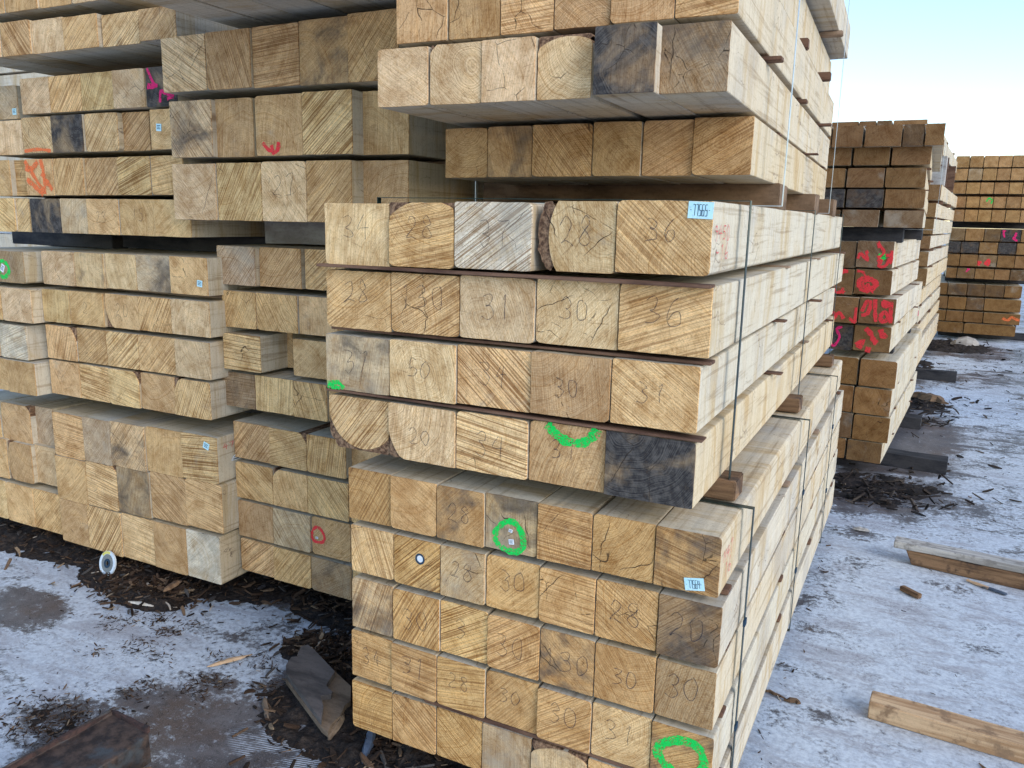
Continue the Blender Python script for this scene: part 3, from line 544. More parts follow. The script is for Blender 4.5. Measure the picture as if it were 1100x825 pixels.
    o['wring'] = (rnd.uniform(-.7, .7)*w, h*rnd.uniform(-.3, 1.3), rnd.uniform(.25, .7))
    st = {'k': .67, 'd': .44, 'g': .30}.get(tone, rnd.choice([.0, .15, .22, .30, .34]))
    dk = 1. if tone == 'k' else .62
    if 'dk' in toks: st, dk = .51, .8
    if 'dk2' in toks: st = .44
    bl = {'g': .52, 'w': .60, 'd': .48, 'k': .3}.get(tone, rnd.choice([.26, .32, .38, .44]))
    o['wstain'] = (st, dk, bl)
    return o, word, num, wane, w, h

PHR = {'M1': 'middle bundle of front stack', 'M2': 'bottom bundle of front stack', 'T': 'top bundle of front stack',
 'U': 'top bundle left of front stack', 'K': 'middle bundle left of front stack', 'K2': 'bottom bundle left of front stack',
 'W': 'top bundle of third stack leftward', 'V': 'middle bundle of third stack leftward', 'V2': 'bottom bundle of third stack leftward',
 'VL': 'middle bundle at left photo edge', 'VL2': 'bottom bundle at left photo edge',
 'C1': 'top bundle of red-painted stack', 'C2': 'red-painted middle bundle', 'C3': 'bundle under the red-painted one',
 'D1': 'tall bundle behind red-painted stack', 'D2': 'small painted bundle behind red-painted stack', 'D3': 'lowest bundle behind red-painted stack',
 'E1': 'top bundle of far right stack', 'E2': 'middle bundle of far right stack', 'E3': 'bottom bundle of far right stack'}
GRP = {'M': 'beams of the front stack', 'T': 'beams of the front stack', 'U': 'beams of the stack just left of the front stack', 'K': 'beams of the stack just left of the front stack',
 'W': 'beams of the third stack leftward', 'V': 'beams of the third stack leftward', 'C': 'beams of the red-painted stack', 'D': 'beams behind the red-painted stack', 'E': 'beams of the far right stack'}
ORD = ['', 'first', 'second', 'third', 'fourth', 'fifth', 'sixth', 'seventh', 'eighth', 'ninth']
BEAM = {}
for key, yaw, org, rows in BUNDLES:
    for ri, (L, beams) in enumerate(rows):
        nb = len(beams)
        for bi, (X0, X1, z0, z1, y0, st) in enumerate(beams):
            if key in ('W', 'VL', 'VL2') and False: continue
            yj = y0+random.Random(ri*31+bi*7+len(key)).uniform(-.006, .006)
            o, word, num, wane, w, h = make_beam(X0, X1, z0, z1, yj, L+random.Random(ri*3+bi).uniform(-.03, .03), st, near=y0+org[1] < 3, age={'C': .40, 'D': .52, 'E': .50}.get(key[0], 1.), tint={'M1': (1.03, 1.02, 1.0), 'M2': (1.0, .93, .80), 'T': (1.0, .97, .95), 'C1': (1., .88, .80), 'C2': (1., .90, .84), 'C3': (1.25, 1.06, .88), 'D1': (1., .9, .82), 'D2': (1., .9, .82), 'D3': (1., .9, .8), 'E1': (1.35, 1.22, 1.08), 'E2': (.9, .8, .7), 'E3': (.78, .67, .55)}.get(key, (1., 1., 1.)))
            # place in the bundle's own frame
            Mx = Matrix.Translation((org[0], org[1], 0)) @ Matrix.Rotation(R(yaw), 4, 'Z')
            o.location = Mx @ Vector(o.location); o.rotation_euler = (0, 0, R(yaw)+R(random.Random(bi*5+ri).uniform(-.12, .12)))
            BEAM[(key, ri, bi)] = (o, w, h)
            nr = len(rows)
            if key == 'T': k = nr-ri; rowp = 'bottom row' if k == 1 else ORD[k]+' row up'
            else: rowp = 'top row' if ri == 0 else ('bottom row' if ri == nr-1 else ORD[ri+1]+' row')
            if key[0] in 'CD' or (key == 'T' and ri < 2): pos = 'rightmost' if bi == nb-1 else ORD[nb-bi]+' from right'
            else: pos = 'leftmost' if bi == 0 else ORD[bi+1]+' from left'
            extra = ''
            if num and y0 + org[1] < 3: extra = ' pencilled '+num
            elif wane and WANE[wane][3] and key[0] != 'E': extra = ' with '+WANE[wane][3]
            if len(extra.split()) > 4: extra = ' with bark'
            lab = '%s timber%s, %s, %s, %s' % (word, extra, pos, rowp, PHR[key])
            lab = lab.replace('yellow, rough sawn', 'rough yellow')
            if len(lab.split()) > 16: lab = lab.replace(' a bark corner at bottom left', ' bark corner').replace(' a bark corner at top right', ' bark corner').replace(' a worn top left corner', ' worn corner').replace('bark along its', 'bark on')
            tag(o, lab, 'timber', GRP['V' if key[:2] == 'VL' else key[0]] if key[:2] != 'VL' else 'beams at the left edge')

# ---------------------------------------------------------------- paint, tags and writing on beams (children)
def child_on(key, name, mat):
    return BEAM[key][0]
def ring(key, cx, cz, r, wd, mat, a0=0, a1=360, asp=1., seed=1):
    o, w, h = BEAM[key]; rn = random.Random(seed); bm = bmesh.new(); N = 40
    pts = []; ph = rn.uniform(0, 6)
    for i in range(N+1):
        a = R(a0+(a1-a0)*i/N); rr = r*(1+.07*math.sin(3*a+ph)+rn.uniform(-.02, .02))
        pts.append((cx*w+rr*math.cos(a), cz*h+rr*asp*math.sin(a)))
    if a1-a0 == 360: pts[-1] = pts[0]
    random.seed(seed); ribbon(bm, pts, wd, 'f', -.0014, 0, .25, eps=0.)
    return link('paint_ring', bm, M[mat], o)
def strokes(key, lines, wd, mat, name='paint_mark', face='f', seed=3, off=None, k=4):
    o, w, h = BEAM[key]; bm = bmesh.new(); random.seed(seed)
    for i, ln in enumerate(lines):
        pts = smooth([(a*w, b*h) for a, b in ln], k) if face == 'f' else smooth([(a, b*h) for a, b in ln], k)
        ribbon(bm, pts, wd, face, (-.0012-.0004*i) if face == 'f' else w/2+.0012+.0004*i, 0, .3, eps=.00001)
    return link(name, bm, M[mat], o)
SEG = {'0': 'abcdef', '1': 'bc', '2': 'abged', '3': 'abgcd', '4': 'fgbc', '5': 'afgcd', '6': 'afgecd', '7': 'abc', '8': 'abcdefg', '9': 'abcdfg', '-': 'g'}
def plate(key, cx, cz, pw, ph, rot, text, mat='tag', face='f', oval=False):
    o, w, h = BEAM[key]; bm = bmesh.new(); t = .0012
    cyl = 20 if oval else 4
    if oval: pr = [(pw/2*math.cos(6.2832*i/cyl), ph/2*math.sin(6.2832*i/cyl)) for i in range(cyl)]
    else: pr = [(-pw/2, -ph/2), (pw/2, -ph/2), (pw/2, ph/2), (-pw/2, ph/2)]
    a = [bm.verts.new((x, -t, z)) for x, z in pr]; b = [bm.verts.new((x, 0, z)) for x, z in pr]
    bm.faces.new(a)
    bm.faces.new(b[::-1])
    for i in range(cyl): bm.faces.new((a[i], b[i], b[(i+1) % cyl], a[(i+1) % cyl]))
    # print, raised a hair above the plate
    n0 = len(text)
    if n0:
        cw = pw*.86/n0; x = -pw*.43; hh = ph*.66; lw = min(ph*.075, cw*.20)
        for ch in text:
            cw_ = cw*.66
            P = {'a': ((0, 1), (1, 1)), 'b': ((1, 1), (1, .5)), 'c': ((1, .5), (1, 0)), 'd': ((0, 0), (1, 0)), 'e': ((0, 0), (0, .5)), 'f': ((0, .5), (0, 1)), 'g': ((0, .5), (1, .5))}
            for k, sg in enumerate(SEG.get(ch, '')):
                (ax, az), (bx, bz) = P[sg]
                if ch == '-': ax, bx = .2, .8
                p = [(x+ax*cw_, -hh/2+az*hh), (x+bx*cw_, -hh/2+bz*hh)]
                ribbon(bm, p, lw, 'f', -t-.0005-.00006*k, 1, 0, eps=0)
            x += cw
    else:
        for k in range(3):
            zz = ph*(.25-.22*k); ribbon(bm, [(-pw*.34, zz), (pw*(.34-.1*(k % 2)), zz)], ph*.09, 'f', -t-.0005, 1, 0, eps=0)
    g = link('paper_tag', bm, [M[mat], M['ink']], o)
    if face == 'f': g.location = (cx*w, -.0010, cz*h); g.rotation_euler = (0, R(rot), 0)
    else: g.location = (w/2+.001, cx, cz*h); g.rotation_euler = (R(rot), 0, R(90))
    return g

plate(('M1', 0, 4), .375, .875, .052, .034, 2, '-77565-')
plate(('M2', 0, 6), .14, .16, .044, .029, -10, '-77564-')
plate(('U', 0, 4), .27, .36, .034, .022, 0, '')
plate(('W', 3, 5), -.22, .55, .026, .026, 4, '', 'tag')
plate(('W', 2, 0), .40, .22, .026, .026, 0, '', 'tag')
plate(('V', 0, 4), .30, .32, .026, .024, 6, '', 'tag')
plate(('V2', 0, 4), .22, .80, .030, .026, 18, '', 'tag')
plate(('V2', 0, 4), .10, .45, .06, .05, 20, '', 'tagw', 's', True)
plate(('VL', 0, 1), -.15, .45, .022, .034, 28, '', 'tagw')
ring(('VL', 0, 1), -.12, .42, .034, .017, 'green', seed=4)
ring(('M1', 3, 3), .07, .99, .062, .022, 'green', 185, 362, .60, seed=2)
ring(('M2', 0, 3), -.02, .28, .039, .015, 'green', seed=5)
plate(('M2', 0, 3), .0, .40, .010, .008, 10, '', 'tagw'); plate(('M2', 0, 3), .02, .20, .014, .013, -8, '', 'tagw')
ring(('M2', 3, 6), .02, .50, .054, .022, 'green', seed=6, asp=.85)
strokes(('M1', 2, 0), [[(-.48, .10), (-.30, .13), (-.22, .03)], [(-.48, .05), (-.36, .04), (-.28, .02)]], .012, 'green')
ring(('K2', 2, 2), -.33, .52, .030, .012, 'red', seed=9); plate(('K2', 2, 2), -.36, .45, .012, .008, 0, '', 'tagw')
strokes(('U', 1, 2), [[(-.35, .22), (-.22, .10), (-.08, .06), (.0, .16), (-.02, .22)], [(-.16, .18), (-.12, .02)], [(.0, .22), (-.05, .08)]], .013, 'red')
strokes(('W', 4, 2), [[(-.48, .95), (-.2, .55), (.15, .08)], [(-.45, .45), (-.05, .15), (.1, .02)], [(.1, .98), (.2, .5), (.15, .05)], [(-.48, .75), (-.25, .72), (.0, .92)], [(.1, .6), (.3, .35), (.45, .15)]], .020, 'orange')
strokes(('W', 3, 1), [[(-.48, .06), (.0, .10), (.42, .05)]], .014, 'orange')
strokes(('W', 2, 5), [[(-.42, .98), (-.25, .62), (-.12, .52), (-.45, .50)], [(-.05, .10), (-.0, .38), (.18, .30), (.42, .24)], [(.12, .95), (.3, .9)], [(-.42, .56), (-.2, .52)], [(.2, .18), (.4, .22)]], .012, 'pink')
# crayon writing on the side faces, near the front end
def side_write(key, text, y, z, hh, ww, seed):
    o, w, h = BEAM[key]; bm = bmesh.new(); random.seed(seed)
    write(bm, text, y, z*h, hh, ww, 's', w/2+.0012, 0, .0022, .08)
    return link('crayon_writing', bm, M['redpencil'], o)
side_write(('M1', 0, 4), '9450', .02, .48, .032, .030, 4); side_write(('M1', 0, 4), '-16', .04, .20, .036, .034, 6)
side_write(('M2', 0, 6), 'M47', .03, .50, .030, .026, 8); side_write(('M2', 0, 6), '16', .05, .20, .034, .030, 9)
side_write(('V2', 0, 4), '4716', .03, .72, .022, .026, 12)
# bolt plug in one beam end
o, w, h = BEAM[('M2', 1, 1)]; bm = bmesh.new()
ribbon(bm, [(.012*math.cos(i*math.pi/10)+.08*w, .62*h+.013*math.sin(i*math.pi/10)) for i in range(21)], .005, 'f', -.0014, 0, 0, eps=0)
bmesh.ops.create_circle(bm, cap_ends=True, segments=16, radius=.0095, matrix=Matrix.Translation((.08*w, -.0009, .62*h)) @ Matrix.Rotation(R(90), 4, 'X'))
for f in bm.faces:
    if len(f.verts) > 4: f.material_index = 1
link('metal_plug', bm, [M['ink'], M['tagw']], o)
# red sprayed beams of the right-hand stack
def scrib(key, n, mat, wd, seed):
    rn = random.Random(seed); L = []
    for i in range(n):
        a, b = rn.uniform(-.35, .3), rn.uniform(.2, .8); p = [(a, b)]
        for _ in range(4):
            a = max(-.45, min(.45, a+rn.uniform(-.22, .24))); b = max(.08, min(.92, b+rn.uniform(-.4, .4))); p.append((a, b))
        L.append(p)
    return strokes(key, L, wd*.62, mat, seed=seed)
scrib(('C2', 0, 1), 4, 'red', .028, 3); ring(('C2', 0, 1), .2, .42, .012, .022, 'green', seed=2)
ring(('C2', 1, 1), -.15, .42, .05, .028, 'red', seed=3, asp=.7); scrib(('C2', 1, 1), 3, 'red', .022, 12)
scrib(('C2', 1, 0), 2, 'red', .03, 5)
scrib(('C2', 2, 0), 2, 'red', .03, 15)
scrib(('C2', 3, 0), 3, 'pink', .026, 16)
strokes(('C2', 2, 1), [[(-.42, .45), (-.3, .85), (-.2, .8), (-.25, .4), (-.42, .3)], [(-.08, .95), (-.05, .5), (0, .08)], [(.12, .9), (.3, .8), (.2, .7), (.12, .9)], [(.1, .3), (.22, .5), (.32, .25), (.18, .12), (.1, .3)], [(.35, .9), (.38, .5), (.4, .08)]], .022, 'red')
strokes(('C2', 3, 1), [[(-.2, .9), (-.05, .7), (.05, .45), (.15, .35)], [(.2, .9), (.28, .65), (.38, .72)], [(-.4, .2), (-.25, .4), (-.35, .1)], [(-.15, .08), (0, .05)]], .032, 'red')
for k_, s_ in ((0, 21), (1, 22), (2, 23)): scrib(('D2', k_, 1), 3, 'red' if k_ != 1 else 'pink', .026, s_)
scrib(('E2', 2, 2), 2, 'red', .05, 31); scrib(('E2', 0, 3), 2, 'pink', .035, 32); scrib(('E3', 2, 3), 1, 'orange', .05, 33)
scrib(('E1', 3, 2), 1, 'green', .03, 34); scrib(('E2', 3, 1), 1, 'pink', .03, 35)

# ---------------------------------------------------------------- slats, bearers, straps
def box_bm(sx, sy, sz, jit=.0, seg=1, bev=.0):
    bm = bmesh.new(); rn = random.Random(int((sx+sy*3+sz*7)*9999))
    r = []
    for k in range(seg+1):
        x = -sx/2+sx*k/seg
        r.append([bm.verts.new((x, a*sy/2+rn.uniform(-jit, jit), b*sz+sz/2*0+rn.uniform(-jit, jit))) for a, b in ((-1, 0), (1, 0), (1, 1), (-1, 1))])
    bm.faces.new(r[0]); bm.faces.new(r[-1][::-1])
    for k in range(seg):
        for i in range(4): bm.faces.new((r[k][i], r[k][(i+1) % 4], r[k+1][(i+1) % 4], r[k+1][i]))
    bmesh.ops.recalc_face_normals(bm, faces=bm.faces)
    if bev: bmesh.ops.bevel(bm, geom=bm.edges[:], offset=bev, segments=2, affect='EDGES')
    return bm
def slab(name, x0, x1, y, z0, z1, wy, mat, label, cat, group, yaw=0, org=(0, 0), jit=.0015):
    bm = box_bm(x1-x0, wy, z1-z0, min(jit, (z1-z0)*.12), 5, min(.003, (z1-z0)*.15))
    o = link(name, bm, M[mat]); Mx = Matrix.Translation((org[0], org[1], 0)) @ Matrix.Rotation(R(yaw), 4, 'Z')
    o.location = Mx @ Vector(((x0+x1)/2, y, z0)); o.rotation_euler = (0, 0, R(yaw))
    return tag(o, label, cat, group)
BD = {b[0]: b for b in BUNDLES}
def rowz(key, ri):
    L, b = BD[key][3][ri]; return min(x[2] for x in b), max(x[3] for x in b), b[0][0], b[-1][1], min(x[4] for x in b)
WHERE = ['nearest slat', 'second slat back', 'third slat back', 'farthest slat']
def gaps(key, ys, over=.02, mat='slat', phr='', nmax=9):
    _, yaw, org, rows = BD[key]
    for ri in range(len(rows)-1):
        top = rowz(key, ri); bot = rowz(key, ri+1)
        zb = max(x[3] for x in rows[ri+1][1]); zt = min(x[2] for x in rows[ri][1])
        if zt-zb < .006: zm = (zt+zb)/2; zb, zt = zm-.004, zm+.004
        yf = max(top[4], bot[4])
        for i, y in enumerate(ys):
            rn = random.Random(ri*7+i+len(key))
            m = 'slatp' if rn.random() < .25 else mat
            slab('spacer_slat', max(top[2], bot[2])-rn.uniform(-.01, .012), max(top[3], bot[3])+rn.uniform(-.004, over), yf+y+rn.uniform(-.02, .03), zb+.0005, zt-.0005, .042, m,
                 '%s brown spacer %s under the %s, %s' % ('thin', WHERE[i], ('top row' if ri == 0 else ORD[ri+1]+' row'), phr), 'slat', 'spacer slats between beam rows', yaw, org)
gaps('M1', [.014, .95, 1.75, 2.6], .03, phr='front stack middle bundle')
gaps('M2', [.10, .95, 1.75, 2.6], .0, phr='front stack bottom bundle')
slab('spacer_slat', -1.10, -.330, 1.714, .2480, .2612, .04, 'slat', 'long reddish brown slat seen under the fourth row, front stack bottom bundle', 'slat', 'spacer slats between beam rows')
gaps('T', [.45, 1.2, 1.9], .045, phr='front stack top bundle')
gaps('U', [.3, 1.8], .0, phr='top bundle left of front')
gaps('W', [.3, 1.8], .0, phr='third stack top bundle')
gaps('V', [.12, 1.8], .012, phr='third stack middle bundle')
gaps('V2', [.12, 1.8], .012, phr='third stack bottom bundle')
gaps('K', [.3, 1.8], .0, phr='bundle left of front stack')
gaps('K2', [.3, 1.8], .0, phr='low bundle left of front')
gaps('C1', [.3, 1.8], .02, phr='red-painted stack top bundle')
gaps('C2', [.3, 1.5], .02, phr='red-painted bundle')
gaps('C3', [.3, 1.5], .02, phr='bundle under red-painted one')
gaps('D1', [.4, 1.8], .02, phr='bundle behind red-painted stack')
gaps('D2', [.4, 1.8], .02, phr='small bundle behind red-painted stack')
for kk in ('E1', 'E2', 'E3'): gaps(kk, [.3], .0, phr={'E1': 'far right top bundle', 'E2': 'far right middle bundle', 'E3': 'far right bottom bundle'}[kk])
def bearer(x0, x1, y, z0, z1, mat, label, yaw=0, org=(0, 0), wy=.09): return slab('bearer_block', x0, x1, y, z0, z1+.0025, wy, mat, label, 'bearer', 'bearers under the bundles', yaw, org, .003)
POS = ['front', 'middle', 'rear']
for i, y in enumerate([1.97, 3.05, 4.15]):
    bearer(-1.39, -.355, y, .886, .934, 'timberd', '%s brown bearer between the front stack bottom and middle bundles' % POS[i])
for i, y in enumerate([2.55, 3.35, 4.0]):
    bearer(-1.37 if i == 0 else -1.3, -.40, y, 1.592, 1.664, 'bearerb', '%s dark bearer between the front stack middle and top bundles' % POS[i], wy=.14)
for i, y in enumerate([1.98, 3.0, 4.1]): bearer(-1.33, -.345, y, .0, .098, 'bearer', '%s ground bearer beneath the front stack' % POS[i])
bearer(-2.33, -1.42, 2.5, 1.437, 1.525, 'bearerg', 'grey whitish bearer under the top bundle left of front stack', wy=.1)
bearer(-2.33, -1.42, 4.2, 1.437, 1.525, 'bearer', 'rear bearer under the top bundle left of front stack', wy=.1)
for nm, xx0, xx1, yf in (('just left of the front stack', -2.34, -1.5, 2.25),): 
    for i, y in enumerate([.35, 1.9]):
        bearer(xx0, xx1, yf+y, .762, .815, 'bearer', '%s bearer between lower bundles %s' % (POS[i*2], nm)); bearer(xx0, xx1, yf+y, .0, .141, 'bearer', '%s ground bearer of the stack %s' % (POS[i*2], nm))
for i, y in enumerate([2.6, 4.1]):
    bearer(-3.29, -2.42, y, 1.385, 1.453, 'bearer', '%s bearer under the third stack top bundle' % POS[i*2])
    bearer(-3.29, -2.42, y, .69, .768, 'bearer', '%s bearer under the third stack middle bundle' % POS[i*2])
    bearer(-3.29, -2.40, y-.1, .0, .098, 'bearer', '%s ground bearer of the third stack' % POS[i*2])
    bearer(-4.1, -3.36, y, .0, .098, 'bearer', '%s ground bearer at the left photo edge' % POS[i*2])
    bearer(-4.1, -3.36, y, .665, .77, 'bearer', '%s bearer between bundles at the left photo edge' % POS[i*2])
    bearer(-4.1, -3.36, y, 1.375, 1.453, 'bearer', '%s upper bearer at the left photo edge' % POS[i*2])
CY, CO = -3.5, (-.127, 5.433)
for i, y in enumerate([.38, 1.6]):
    bearer(-.75, .36 if i == 0 else .12, y, .0, .088 if i else .088, 'bearer', '%s dark bearer sticking out under the red-painted stack' % ('front' if i == 0 else 'rear'), CY, CO, .14)
    bearer(-.45, -.03, y-.25*(1-i), 1.46, 1.547, 'bearer', '%s bearer under the top bundle of the red-painted stack' % ('front' if i == 0 else 'rear'), CY, CO)
    bearer(-.40, -.03, y, .747, .785, 'bearer', '%s bearer under the red-painted bundle' % ('front' if i == 0 else 'rear'), CY, CO)
DO = (-.008, 9.096)
bearer(-.5, .38, .35, .0, .098, 'bearer', 'dark bearer sticking out under the stack behind the red-painted one', CY, DO, .13)
bearer(-.3, -.03, .3, .385, .422, 'bearer', 'bearer above the lowest bundle behind the red-painted stack', CY, DO)
bearer(-.3, -.03, .3, .93, .98, 'bearer', 'bearer above the small painted bundle behind the red-painted stack', CY, DO)
bearer(-.1, .03, .75, 1.985, 2.28, 'bearerg', 'grey bearer under the highest beams behind the red-painted stack', CY, DO, .2)
for i, y in enumerate([13.6, 15.]):
    for z0, z1, nm in ((.0, .098, 'beneath'), (.80, .865, 'below the middle bundle of'), (1.565, 1.645, 'below the top bundle of')):
        bearer(.25, 1.35 if z0 < 1 else 1.8, y, z0, z1, 'bearer', '%s bearer %s the far right stack' % (POS[i*2], nm))

def strap(x0, x1, y, z0, z1, mat, label, wid=.014, yaw=0, org=(0, 0)):
    bm = bmesh.new(); t = .0016
    for (ax, az, bx, bz) in ((x0, z0, x0-t, z1), (x1, z0, x1+t, z1), (x0-t, z1, x1+t, z1+t), (x0-t, z0-t, x1+t, z0)):
        xs = sorted((ax, bx)); zs = sorted((az, bz))
        v = [bm.verts.new((x, yy, z)) for x in xs for yy in (-wid/2, wid/2) for z in zs]
        for f in ((0, 1, 3, 2), (4, 6, 7, 5), (0, 4, 5, 1), (2, 3, 7, 6), (0, 2, 6, 4), (1, 5, 7, 3)): bm.faces.new([v[i] for i in f])
    bmesh.ops.recalc_face_normals(bm, faces=bm.faces)
    o = link('steel_strap', bm, M[mat]); Mx = Matrix.Translation((org[0], org[1], 0)) @ Matrix.Rotation(R(yaw), 4, 'Z')
    o.location = Mx @ Vector((0, y, 0)); o.rotation_euler = (0, 0, R(yaw))
    return tag(o, label, 'strap', 'steel straps round the bundles')
def seal(o, x, z):
    bm = box_bm(.006, .022, .018, 0, 1, .001); link('strap_seal', bm, M['ink'], o, (x, 0, z))
for i, y in enumerate([1.945, 3.12, 4.17]):
    strap(-1.412, -.376, y, .930, 1.601, 'strap', '%s dark green strap round the middle bundle of the front stack' % ['nearest', 'second', 'rear'][i], .018)
for i, y in enumerate([1.905, 2.92, 3.87]):
    s_ = strap(-1.347, -.306, y, .094, .887, 'strap', '%s dark strap round the bottom bundle of the front stack' % ['nearest', 'second', 'rear'][i], .018)
    seal(s_, -.304, .585+.03*i); seal(s_, -.304, .30+.02*i)
strap(-1.25, -.35, 2.22, 1.598, 2.475, 'straps', 'silver strap hanging down beside the top bundle of the front stack', .011)
strap(-1.25, -.36, 3.40, 1.598, 2.475, 'straps', 'thin silver strap at the rear of the front stack top bundle', .006)
strap(-.5, .145, .25, 1.54, 2.16, 'straps', 'thin pale strap on the top bundle of the red-painted stack', .012, 0, CO)

for k in range(19):  # added timber wall, keeps sky from leaking through the left stacks' row gaps
    o, word, *_ = make_beam(0, .165, 0, .155, 0, 9.0, 'b' if k % 3 else 'd')
    o.location = (-10.5, 5.35, .10+k*.172); o.rotation_euler = (0, 0, R(-90)); 
    tag(o, 'added crosswise timber blocking sky gaps behind the left stacks, %s' % ('lowest' if k == 0 else 'number %d up' % (k+1) if k > 8 else ORD[k+1]+' from the ground'), 'timber', 'added timbers blocking sky gaps behind the left stacks')
# overhanging bundle above the stack left of the front one (only its underside shows)
for i in range(6):
    X0 = -2.215+i*.165
    o, word, *_ = make_beam(X0, X0+.163, 2.172, 2.33, 1.62, 2.6, 'b')
    tag(o, 'shadowed brown timber seen from below, %s, overhanging at the photo top' % ('leftmost' if i == 0 else ORD[i+1]+' from left'), 'timber', 'beams overhanging at the photo top')
bearer(-2.2, -1.25, 2.9, 2.135, 2.17, 'bearer', 'bearer under the overhanging beams at the photo top')

# ---------------------------------------------------------------- ground
bm = bmesh.new(); bmesh.ops.create_grid(bm, x_segments=1, y_segments=1, size=400)
tag(link('ground', bm, M['ground']), 'frosted grey concrete yard with wet bare patches', None, None, 'structure')

# mulch mounds
EL = [(-2.95, 2.36, .70, .20, .05), (-3.7, 2.34, .75, .24, .05), (-2.72, 2.12, .22, .12, .05), (-2.95, 2.16, .22, .12, .045), (-1.92, 2.44, .36, .18, .04), (-1.80, 2.10, .16, .12, .03), (-1.55, 1.86, .24, .22, .035),
      (-1.25, 1.78, .3, .18, .05), (-.8, 1.85, .5, .2, .05), (-2.27, 1.38, .13, .08, .010), (-2.05, 1.58, .09, .04, .006), (-3.32, 1.72, .22, .14, .008),
      (-.15, 5.25, .42, .30, .018), (-.2, 5.0, .38, .22, .012), (.0, 8.0, .36, .45, .02), (.0, 7.3, .30, .25, .012), (.35, 12.3, .5, .6, .06), (0, 10.4, .2, .4, .03)]
def mheight(x, y):
    v = 0
    for cx, cy, rx, ry, hh in EL:
        d = ((x-cx)/rx)**2+((y-cy)/ry)**2
        if d < 1.6: v = max(v, hh*(1-d/1.3))
    if v <= 0: return -1
    n = noise.fractal(Vector((x*9, y*9, 1)), 1, 2, 4); n2 = noise.noise(Vector((x*40, y*40, 4)))
    return v*(.75+.9*n)+n2*.006-.006
def mound(x0, x1, y0, y1, st, name, label):
    bm = bmesh.new(); nx = int((x1-x0)/st); ny = int((y1-y0)/st); V = {}
    Hh = {(i, j): mheight(x0+i*st, y0+j*st) for i in range(nx+1) for j in range(ny+1)}
    for i in range(nx):
        for j in range(ny):
            c4 = [(i, j), (i+1, j), (i+1, j+1), (i, j+1)]
            if max(Hh[c] for c in c4) <= .0: continue
            vs = []
            for c in c4:
                if c not in V: V[c] = bm.verts.new((x0+c[0]*st, y0+c[1]*st, max(Hh[c], -.004)))
                vs.append(V[c])
            bm.faces.new(vs)
    return tag(link(name, bm, M['soil']), label, 'mulch', None, 'stuff')
mound(-4.6, -.25, 1.2, 2.8, .014, 'bark_mulch', 'dark bark mulch heaped under the left and front stacks')
mound(-.8, 1.0, 3.0, 13.0, .03, 'bark_mulch', 'dark bark mulch along the right-hand stacks')

def chips(n, sampler, name, label, smin=.008, smax=.05, mat='chips'):
    bm = bmesh.new(); rn = random.Random(len(label))
    for _ in range(n):
        x, y = sampler(rn); z = max(mheight(x, y), 0)+rn.uniform(.0, .008)
        l = smin+(smax-smin)*rn.random()**2.2; w = l*rn.uniform(.07, .34); t = l*rn.uniform(.04, .16)
        a = rn.uniform(0, 6.283); tilt = rn.gauss(0, .28); roll = rn.gauss(0, .35)
        Mt = Matrix.Translation((x, y, z+t*.5+abs(math.sin(tilt))*l*.3)) @ Matrix.Rotation(a, 4, 'Z') @ Matrix.Rotation(tilt, 4, 'Y') @ Matrix.Rotation(roll, 4, 'X')
        bd = rn.uniform(-.12, .12)*l
        pr = [(-.5*l, rn.uniform(.1, .9)), (-.15*l, 1), (.2*l, rn.uniform(.6, 1)), (.5*l, rn.uniform(.05, .7))]
        rg = []
        for k, (px, s) in enumerate(pr):
            b = bd*(1-abs(k-1.5)/1.5)
            rg.append([bm.verts.new(Mt @ Vector((px, w/2*s*u+b, t/2*v))) for u, v in ((-1, -1), (1, -1), (1, 1), (-1, 1))])
        for k in range(3):
            for i in range(4): bm.faces.new((rg[k][i], rg[k+1][i], rg[k+1][(i+1) % 4], rg[k][(i+1) % 4]))
        bm.faces.new(rg[0]); bm.faces.new(rg[3][::-1])
    bmesh.ops.recalc_face_normals(bm, faces=bm.faces)
    return tag(link(name, bm, M[mat]), label, 'wood chips', None, 'stuff')
M['chipsd'] = mat_chips('dark_wet_chips', [(0, (.018, .015, .014)), (.4, (.04, .030, .025)), (.75, (.07, .055, .045)), (.93, (.15, .11, .08)), (.985, (.28, .22, .17))])
def s_mound(idx):
    def f(rn):
        for _ in range(50):
            cx, cy, rx, ry, hh = EL[rn.choice(idx)]
            x = cx+rx*rn.gauss(0, .55); y = cy+ry*rn.gauss(0, .60)
            if not (x > -1.35 and x < -.35 and y > 1.8) and not (1.66 < y < 2.01 and abs(x-(-1.44-(y-1.70)*1.15)) < .13): return x, y
        return x, y
    return f
chips(5200, s_mound([0, 0, 0, 0, 1, 2, 2, 3, 4, 4, 5, 5, 6, 7, 7]), 'wood_chips', 'brown bark chips littering the ground before the stacks', .005, .060)
CL = [(random.Random(9+i).gauss(-2.15, .28), random.Random(79+i).gauss(1.85, .13)) for i in range(26)]
def s_cl(rn):
    c = rn.choice(CL); return rn.gauss(c[0], .035), rn.gauss(c[1], .020)
chips(1700, s_cl, 'wood_chips', 'small bark scraps scattered over frost at lower left', .003, .020)
chips(900, lambda rn: (rn.gauss(-2.25, .10), rn.gauss(1.38, .07)), 'wood_chips', 'fine bark scraps on the frost near the rusty steel', .004, .022)
chips(260, lambda rn: (rn.gauss(-2.6, .5), rn.gauss(1.75, .25)), 'wood_chips', 'tiny dark specks of bark over the left frost', .003, .016)
chips(900, s_mound([12, 12, 13, 14, 14, 15, 16]), 'wood_chips', 'bark and splinters beside the right-hand stacks', .008, .085, 'chipsd')
chips(160, lambda rn: (rn.uniform(-.3, 1.6), rn.uniform(2.2, 6.5)), 'wood_chips', 'few tiny chips on the frosted yard at right', .004, .028)
